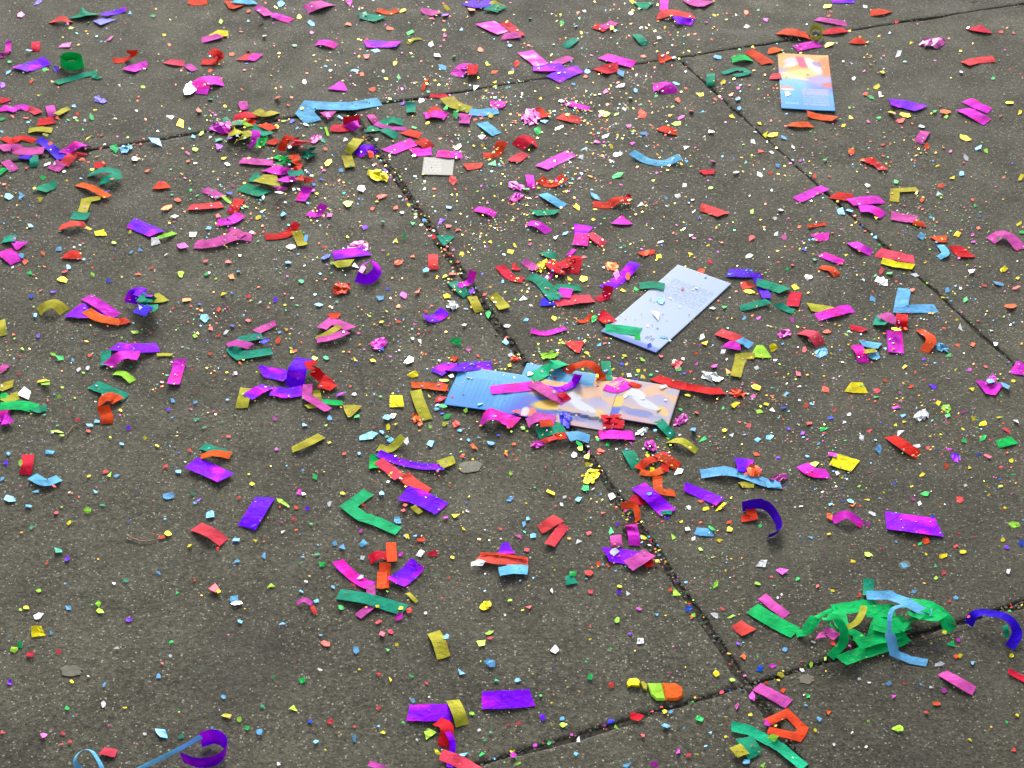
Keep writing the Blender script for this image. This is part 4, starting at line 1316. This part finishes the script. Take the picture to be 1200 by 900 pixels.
S in 74 1985,462 2050,368,13 2200,368,17 2345,415,17 2415,540,8 2350,665 | indigo ribbon arched in a half circle near the right edge, bottom right | the indigo arch at the right edge
S te 46 t35 2310,470,8 2330,580,6
S pk 86 1760,885 2040,1050 | pink strip alone at the end of the pale blue streamer, bottom right | the lone pink strip at bottom right
S rd 50 2337,872 2437,925 2540,975
c wh 620,622,70,28 370,685,50,62 525,865,60,50 345,200,32 310,232,34,38
c wh 1740,815,100,44
c lg 135,108,70,54 605,820,42,50 728,768,30,54
c ye 790,165,52,44 1660,630,40 1780,535,60,40 2390,730,44
c gr 485,70,46,44 1840,640,104,84 130,745,26
c co 660,132,36,50 255,45,40,44 320,792,34 1160,...
c ma 345,10,110,60 265,830,80,64 1900,600,50,40
c rd 790,630,70,44 1030,195,50,30
c lb 1510,180,70,48 2050,810,40,50
c or 20,750,56,76 1880,745,50,44
c bl 155,860,70,60
T 900 675 4
c ye 900,376,30,24 1142,374,28,24 1165,652,28,28 222,724,24,28 48,492,24 945,768,24,34 630,...
c lg 608,720,60,36 470,680,20 25,760,60,40
c or 790,600,40,30 282,632,34,42 70,536,30,28
c ma 590,568,34,26 825,540,36,30
c lb 80,345,32,28 565,505,32,26 960,410,28,30 242,670,30,30 715,508,24
c wh 765,522,26 428,484,20 460,800,20 395,736,18 310,790,22 475,500,20
c gr 188,562,26,24 138,16,28,22 1120,686,20,30
c rd 1152,816,24,30 740,642,26
c co 850,120,26
c pk 1180,458,10
c lg 788,8,28
c lb 880,105,28
c ol 60,465,50,30
'''
flakes = []; frame = (0, 0, 4.0); rnd = random.Random(5)
SPECIAL = []
strips = []
for line in DATA.strip().split('\n'):
    tok = line.split(' | '); t = tok[0].split()
    if not t: continue
    if t[0] == 'T': frame = (float(t[1]), float(t[2]), float(t[3])); continue
    ox, oy, sc = frame
    if t[0] in ('S', '+'):
        code, wd = t[1], float(t[2]) / sc; opts = [a for a in t[3:] if ',' not in a]
        pts = []
        for a in t[3:]:
            if ',' in a:
                v = [float(x) for x in a.split(',')]; pts.append((ox + v[0] / sc, oy + v[1] / sc) + tuple(v[2:]))
        if max(p[1] for p in pts) < -6 or len(pts) < 2: continue
        rec = dict(code=code, w=wd, opts=opts, pts=pts, label=tok[1].strip() if len(tok) > 1 else None, lm=tok[2].strip() if len(tok) > 2 else None, more=[])
        if t[0] == '+': strips[-1]['more'].append(rec)
        else: strips.append(rec)
    elif t[0] == 'c':
        for a in t[2:]:
            if '...' in a: continue
            v = [float(x) for x in a.split(',')]
            w_ = v[2]; h_ = v[3] if len(v) > 3 else v[2] * 0.72
            flakes.append((t[1], ox + v[0] / sc, oy + v[1] / sc, w_ / sc * .88, h_ / sc * .84))
    elif t[0] == 'K':
        v = [float(x) for x in t[2].split(',')]
        SPECIAL.append((t[1], ox + v[0] / sc, oy + v[1] / sc, v[2] / sc, v[3] / sc))

for r in strips:
    v, f, info = ribbon(r['pts'], r['w'], r['opts'], rnd)
    rims = []
    nt_ = info['ntop']; rims += f[nt_:]; f = f[:nt_]
    for m_ in r['more']:
        v2, f2, i2 = ribbon(m_['pts'], m_['w'], m_['opts'], rnd)
        b = len(v); v = v + v2; f2 = [tuple(i + b for i in q) for q in f2]; f = f + f2[:i2['ntop']]; rims += f2[i2['ntop']:]
    ntop = len(f); f = f + rims
    ntop = len(f) - len(rims) if r['more'] else len(f)
    if not r['more']: f = f + rims
    foil = r['code'] in FOIL
    cx = sum(p[0] for p in r['pts']) / len(r['pts']); cy = sum(p[1] for p in r['pts']) / len(r['pts'])
    streamer = bool(r['more'])
    g = unproj(cx, cy)
    o = mesh_obj('paper_streamer' if streamer else ('foil_strip' if foil else 'paper_strip'), v, f, mat_paper(r['code']), origin=Vector((g.x, g.y, 0)), flat_from=ntop)
    if streamer:
        lab, lm = (r['label'], r['lm']) if r['lm'] else {'gr': ('long green paper streamer heaped in a loose tangle, bottom right', 'the green streamer'),
                   'lb': ('pale blue streamer draped over the green tangle and trailing off it', 'the pale blue streamer')}[r['code']]
        if r['lm']: pass
        elif r['code'] == 'gr': cx, cy = 1000, 735
        else: cx, cy = 1050, 735
        reg(o, cx, cy, 90, lab, 'streamer', 'paper streamers', lm)
        continue
    ln, bd = info['len'], info['bend']
    look = 'folded' if info['fold'] and bd > .6 else ('curled' if bd > 1.4 else ('bent' if bd > .45 else ''))
    if not look: look = 'arched' if info['lift'] > 6.5 else ('long' if ln > 38 else ('short' if ln < 15 else ''))
    reg(o, cx, cy, ln, r['label'], 'confetti strip', 'foil confetti strips' if foil else 'paper confetti strips', r['lm'],
        (look, COLN[r['code']], 'foil strip' if foil else 'paper strip'))

for code, x, y, w_, h_ in SPECIAL:
    v, f = crumple(x, y, w_, h_, rnd); g = unproj(x, y)
    o = mesh_obj('crumpled_foil', v, f, mat_paper(code, True), origin=Vector((g.x, g.y, 0)), smooth=False)
    reg(o, x, y, w_, None, 'foil scrap', 'crumpled foil scraps', None, ('crumpled', COLN[code], 'foil scrap'))

# orange and lime bottle shaped piece, bottom centre
def prism(poly, z0, z1, bev=0.0, ins=.86):
    n = len(poly); b0 = [unproj(x, y, z0) for x, y in poly]; c = sum(b0, Vector()) / n
    r0 = [Vector((g.x, g.y, z0)) for g in b0]; r1 = [Vector((g.x, g.y, z1 - bev)) for g in b0]
    r2 = [Vector((c.x + (g.x - c.x) * ins, c.y + (g.y - c.y) * ins, z1)) for g in b0]
    f = [tuple(range(2 * n, 3 * n))] + [(k * n + i, k * n + (i + 1) % n, (k + 1) * n + (i + 1) % n, (k + 1) * n + i) for k in (0, 1) for i in range(n)]
    return r0 + r1 + r2, f
def tp(l, ox=600, oy=675, s=4.0): return [(ox + x / s, oy + y / s) for x, y in l]
root = bpy.data.objects.new('bottle_tag', None); COL.objects.link(root); g = unproj(782, 808); root.location = (g.x, g.y, 0)
def child(name, poly, z0, z1, mat):
    v, f = prism(poly, z0, z1, (z1 - z0) * .5)
    o = mesh_obj(name, v, f, mat, origin=Vector((g.x, g.y, 0)), smooth=False); o.parent = root; o.location = (0, 0, 0); return o
child('bottle_body', tp([(702, 507), (765, 507), (792, 522), (803, 545), (797, 572), (775, 585), (720, 585)]), .0006, .0040, mat_paper('or')).name = 'orange_end'
child('lime_panel', tp([(634, 508), (701, 507), (719, 585), (678, 585), (652, 562)]), .0006, .0038, mat_paper('lg'))
child('bottle_neck', tp([(600, 500), (612, 497), (634, 512), (632, 540), (615, 532)]), .0006, .0030, mat_paper('ol'))
child('bottle_cap', tp([(535, 505), (548, 487), (585, 483), (602, 498), (598, 522), (560, 518), (542, 526)]), .0006, .0036, mat_paper('ye', True))
reg(root, 768, 808, 64, 'orange and lime bottle shaped tag lying beside the lower joint', 'tag', '', 'the bottle shaped tag')

# dry twigs
tan = mat_plain('dry_twig', (150, 118, 96), .8)
def twig(pts, r, label):
    P = resample([(x, y, 0) for x, y in pts], False); C = [unproj(p.x, p.y, 0.002) for p in P]; v = []; f = []; n = len(C)
    for i, c in enumerate(C):
        T = (C[min(n - 1, i + 1)] - C[max(0, i - 1)]).normalized(); A = T.cross(Z).normalized(); rr = r * (1 - .6 * i / n) * (0.9 + .25 * math.sin(i * 2.1))
        c = c + Z * (rr - .002 + .0004)
        for k in range(6):
            a = k / 6 * 6.283; v.append(c + A * math.cos(a) * rr + Z * math.sin(a) * rr)
    for i in range(n - 1):
        for k in range(6): f.append((i * 6 + k, i * 6 + (k + 1) % 6, (i + 1) * 6 + (k + 1) % 6, (i + 1) * 6 + k))
    f += [tuple(range(5, -1, -1)), tuple(range((n - 1) * 6, n * 6))]
    g = unproj(*pts[0]); o = mesh_obj('twig', v, f, tan, origin=Vector((g.x, g.y, 0)))
    reg(o, pts[0][0], pts[0][1], 30, label, 'twig', 'dry twigs')
twig(tp([(596, 711), (640, 730), (690, 736), (745, 722)], 0, 450), .0016, 'curved dry twig with a yellow flake at its right end, left')
twig(tp([(312, 240), (345, 195), (400, 178), (432, 172)], 0, 450), .0011, 'thin bent dry stalk below the teal and red strips, left')

# flattened chewing gum and a grey paper petal
gum = mat_plain('old_gum', (112, 108, 96), .9); petal = mat_plain('grey_petal', (100, 97, 84), .7)
def patch(name, px, py, w_, h_, th, mat, label, cat, seed):
    r_ = random.Random(seed); n = 18
    poly = [(px + math.cos(a) * w_ / 2 * q, py + math.sin(a) * h_ / 2 * q) for a, q in ((6.283 * i / n, r_.uniform(.82, 1.1)) for i in range(n))]
    v, f = prism(poly, -.0002, th, th, .55); g = unproj(px, py)
    o = mesh_obj(name, v, f, mat, origin=Vector((g.x, g.y, 0)), smooth=False)
    reg(o, px, py, w_, label, cat, 'flattened gum spots' if cat == 'gum' else '')
patch('gum_spot', 83, 786, 26, 14, .0002, gum, 'faint grey flattened gum spot, bottom left of the photo', 'gum', 1)
patch('gum_spot', 1060, 662, 14, 10, .0002, gum, 'small grey gum spot below the wide purple to magenta strip', 'gum', 2)
patch('gum_spot', 945, 796, 18, 12, .0002, gum, 'grey gum spot beside the lower joint under the green tangle', 'gum', 3)
patch('paper_petal', 551, 547, 29, 15, .0004, petal, 'grey oval paper petal right of the long curved purple strip', 'petal', 4)

# ------------------------------------------------------------------ flakes: the 300 largest are things, the rest one mass
seen = []
flakes.sort(key=lambda q: -q[3] * q[4])
uniq = []
for q in flakes:
    if any(abs(q[1] - u[1]) < 4 and abs(q[2] - u[2]) < 3 for u in uniq if u[0] == q[0] or q[3] < 6): continue
    uniq.append(q)
big, small = uniq[:295], uniq[295:]
for code, x, y, w_, h_ in big:
    gs_ = flake_poly(x, y, w_, h_, rnd); v, f = flake_mesh(gs_); f = up_faces(v, f) if Vector(v[0]) else f
    c = sum(gs_, Vector()) / len(gs_)
    o = mesh_obj('confetti_flake', v, f, mat_paper(code, True), origin=Vector((c.x, c.y, 0)), smooth=False)
    hm_put(c.x, c.y, c.z)
    lk = 'narrow' if h_ < .5 * w_ else ('large' if w_ > 15 else '')
    reg(o, x, y, w_, None, 'confetti flake', 'foil confetti flakes', None, (lk, COLN[code], 'flake'))

def mass(name, polys, cols, mat):
    verts = []; faces = []; fc = []
    for gs_, c in zip(polys, cols):
        b = len(verts); verts += gs_; idx = list(range(b, b + len(gs_)))
        a_, b_, c_ = gs_[0], gs_[1], gs_[2]
        if (b_ - a_).cross(c_ - a_).z < 0: idx.reverse()
        faces.append(tuple(idx)); fc.append(c)
    o = mesh_obj(name, verts, faces, mat, smooth=False, facecols=fc); o['kind'] = 'stuff'
    return o
polys = []; cols = []
def colv(code, r_):
    k = r_.uniform(.6, .95); return tuple(min(1, v * k) for v in lin(SRGB[code]))
for code, x, y, w_, h_ in small:
    polys.append(flake_poly(x, y, w_, h_, rnd)); cols.append(colv(code, rnd))
m1 = mass('confetti_flakes', polys, cols, mat_attr('flake_mass', .48, .25, .12)); m1['label'] = 'many small coloured foil flakes scattered over the slabs'

# crumbs and glitter, denser where the crowd stood
DENS = ((35, 30, 35, 45, 45, 60, 65, 65, 50, 45, 30, 25), (45, 40, 60, 55, 60, 80, 90, 80, 60, 55, 40, 30), (40, 45, 60, 60, 65, 80, 85, 70, 55, 55, 50, 40),
        (35, 40, 50, 50, 60, 70, 75, 60, 55, 65, 60, 50), (35, 35, 40, 50, 60, 60, 70, 65, 65, 65, 65, 60), (30, 28, 30, 40, 50, 50, 50, 60, 60, 55, 60, 50),
        (22, 22, 25, 35, 35, 40, 45, 45, 40, 35, 35, 30), (20, 18, 15, 18, 22, 28, 30, 35, 35, 35, 30, 22), (14, 14, 12, 15, 18, 25, 30, 32, 35, 30, 25, 18))
def dens(px, py):
    x = min(10.999, max(0, px / 100 - .5)); y = min(7.999, max(0, py / 100 - .5)); i, j = int(x), int(y); u, v = x - i, y - j
    return (DENS[j][i] * (1 - u) + DENS[j][i + 1] * u) * (1 - v) + (DENS[j + 1][i] * (1 - u) + DENS[j + 1][i + 1] * u) * v
WARM = ['ye', 'ye', 'ye', 'gold', 'gold', 'gold', 'wh', 'wh', 'or', 'or', 'co', 'lg', 'gr', 'lb', 'pk', 'ma']
COOL = ['wh', 'lb', 'lb', 'lg', 'gr', 'or', 'co', 'ye', 'te', 'bl', 'gold', 'pk', 'rd', 'or', 'gr']
SRGB['gold'] = (232, 176, 62)
polys = []; cols = []; gpol = []; gcol = []
GLIT = ['gold', 'gold', 'gold', 'gold', 'ye', 'sil', 'sil', 'fw', 'or', 'or', 'lb', 'lb', 'lg', 'te']; SRGB['sil'] = (226, 226, 222)
r2 = random.Random(77)
cnt = 0
HUB = []
while len(HUB) < 420:
    px, py = r2.uniform(-300, 1500), r2.uniform(-130, 1050)
    if r2.random() < dens(px, py) / 90: HUB.append((px, py))
while cnt < 16500:
    if r2.random() < .35:
        hx, hy = r2.choice(HUB); px, py = r2.gauss(hx, 15), r2.gauss(hy, 9)
    else: px, py = r2.uniform(-500, 1700), r2.uniform(-130, 1050)
    d = dens(px, py)
    if r2.random() > (d / 90) ** 1.25: continue
    clump = 0.5 + 0.9 * mnoise.noise(Vector((px / 60, py / 45, 3.3)))
    if r2.random() > clump + .35: continue
    g = unproj(px, py)
    if (int(g.x / .006), int(g.y / .006)) in CARDS and r2.random() < .8: continue
    p_, q_ = g.dot(E1), g.dot(E2)
    inj = (abs(p_ - pA) < .008 and qL < q_ < qU) or abs(q_ - qL) < .005 or abs(q_ - qU) < .005
    warm = math.exp(-((px - 680) / 420) ** 2 - ((py - 180) / 420) ** 2)
    code = r2.choice(WARM if r2.random() < warm * .95 else COOL)
    grit = r2.random() < (.6 if py < 480 else .6 + min(.28, (py - 480) / 900))
    s = r2.uniform(.9, 2.1) if grit else r2.uniform(1.6, 3.3) * (1.0 if r2.random() < .85 else 1.35)
    if grit: c = tuple(v * r2.uniform(.10, .45) for v in lin((214, 200, 168)))
    else: c = colv(code, r2)
    pl = flake_poly(px, py, s * r2.uniform(.9, 1.6), s * r2.uniform(.55, .9), r2, -.0022 if inj else 0)
    if not grit and r2.random() < .2 + .5 * warm:
        s *= r2.choice((.5, .6, .75, .95)); gpol.append(flake_poly(px, py, s * r2.uniform(.9, 1.6), s * r2.uniform(.5, .9), r2, -.0022 if inj else .0002)); gcol.append(tuple(min(1, v * 1.0) for v in lin(SRGB[r2.choice(GLIT)])))
    else: polys.append(pl); cols.append(c)
    cnt += 1
# chips swept into the joints
for (n_, fn) in ((45, lambda t: E1 * pA + E2 * (qL + (qU - qL) * t)), (60, lambda t: E1 * (pA - .004) + E2 * (qL + (qU - qL) * (.26 + .17 * t))), (40, lambda t: E1 * (pA - .006) + E2 * (qL + (qU - qL) * (.56 + .3 * t))), (30, lambda t: E1 * pA + E2 * (qL + (qU - qL) * (.12 + .1 * t))), (70, lambda t: E1 * (pA - .5 + t * 1.2) + E2 * qL), (45, lambda t: E1 * (pA - .9 + t * 2.2) + E2 * qU), (20, lambda t: E1 * pB + E2 * (qL + .3 + (qU - qL - .3) * t))):
    for i in range(n_):
        c = fn(r2.random()) + Vector((r2.gauss(0, .007), r2.gauss(0, .005), 0)); px, py = proj(c); s = r2.uniform(2.0, 5.5)
        if not (-200 < px < 1400) or hm_get(c.x, c.y) > .0008: continue
        polys.append(flake_poly(px, py, s, s * .7, r2, -.002)); cols.append(colv(r2.choice(WARM + COOL), r2))
gp = []; gc_ = []
for (n_, fn, wd) in ((1500, lambda t: E1 * pA + E2 * (qL + (qU - qL) * t), .006), (700, lambda t: E1 * (pA - .55 + t * 1.3) + E2 * qL, .004), (110, lambda t: E1 * (pA - .9 + t * 2.3) + E2 * qU, .0025),
                     (70, lambda t: E1 * pB + E2 * (qL + .2 + (qU - qL - .2) * t), .0025), (600, lambda t: E1 * pC + E2 * (qL - .5 * t), .005)):
    for i in range(n_):
        c = fn(r2.random()); dx, dy = r2.gauss(0, wd), r2.gauss(0, wd); px, py = proj(c + Vector((dx, dy, 0))); s = r2.uniform(1.2, 5.2)
        if not (-100 < px < 1300 and -60 < py < 980) or hm_get(c.x + dx, c.y + dy) > .0003: continue
        gp.append(flake_poly(px, py, s, s * .75, r2, -.0042 + r2.uniform(0, .003))); k_ = r2.choice((.45, .6, .8, .9, 1.3, 1.9))
        gc_.append(tuple(v * k_ for v in (.075, .068, .054)))
mg = mass('joint_gravel', gp, gc_, mat_attr('gravel', .9, 0, .1)); mg['label'] = 'dark grit and gravel caught in the joints between the slabs'
m3_ = mass('foil_glitter', gpol, gcol, mat_attr('glitter_foil', .22, .9, .5)); m3_['label'] = 'glinting gold and silver foil glitter, thickest toward the upper centre'
m2 = mass('confetti_crumbs', polys, cols, mat_attr('crumb_mass', .45, .3, .15)); m2['label'] = 'fine glitter, torn crumbs and grit spread over the slabs'

# ------------------------------------------------------------------ labels that single each piece out
DIRS = ('right of', 'below right of', 'below', 'below left of', 'left of', 'above left of', 'above', 'above right of')
ORD = ('nearest', 'second nearest', 'third nearest', 'fourth nearest', 'fifth nearest', 'sixth nearest', 'seventh nearest', 'eighth nearest')
def sector(lx, ly, x, y):
    return int(((math.degrees(math.atan2((y - ly) * 1.15, x - lx)) + 22.5) % 360) // 45)
used = set(it['label'] for it in ITEMS if it['label'])
by = {}
for it in ITEMS:
    if it['look']: by.setdefault((it['look'][1], it['look'][2]), []).append(it)
def A(s): return re.sub(r'\s+', ' ', s).strip()
for it in ITEMS:
    if it['label']: continue
    lk, cn, noun = it['look']; peers = by[(cn, noun)]
    best = None
    for lm, lx, ly, ls in LMS:
        d = math.hypot(it['x'] - lx, it['y'] - ly)
        if d < 6: continue
        sct = sector(lx, ly, it['x'], it['y'])
        same = sorted(math.hypot(p['x'] - lx, p['y'] - ly) for p in peers if sector(lx, ly, p['x'], p['y']) == sct)
        rank = same.index(d) if d in same else sum(1 for s_ in same if s_ < d - 1e-6)
        if rank > 7: continue
        score = d + rank * 70 + (0 if len(same) > 1 else -40)
        for pl in (0, 1):
            alone = len(same) == 1 or (rank == 0 and same[1] > d + 220 and d < 160)
            txt = A('%s %s %s %s %s' % (lk, cn, noun, DIRS[sct], lm)) if (alone and not pl) else A('%s %s %s %s %s, %s one' % (lk, cn, noun, DIRS[sct], lm, ORD[rank]))
            if alone and pl: continue
            if txt in used: continue
            if len(txt.split()) > 16: continue
            if best is None or score < best[0]: best = (score, txt)
            break
    if best is None: best = (0, A('%s %s %s among the scattered confetti at %s' % (lk, cn, noun, 'left' if it['x'] < 600 else 'right')))
    it['label'] = best[1]; used.add(best[1]); it['o']['label'] = best[1]
print('strips', len(strips), 'flakes', len(big), len(small), 'scraps', len(SPECIAL), 'landmarks', len(LMS))
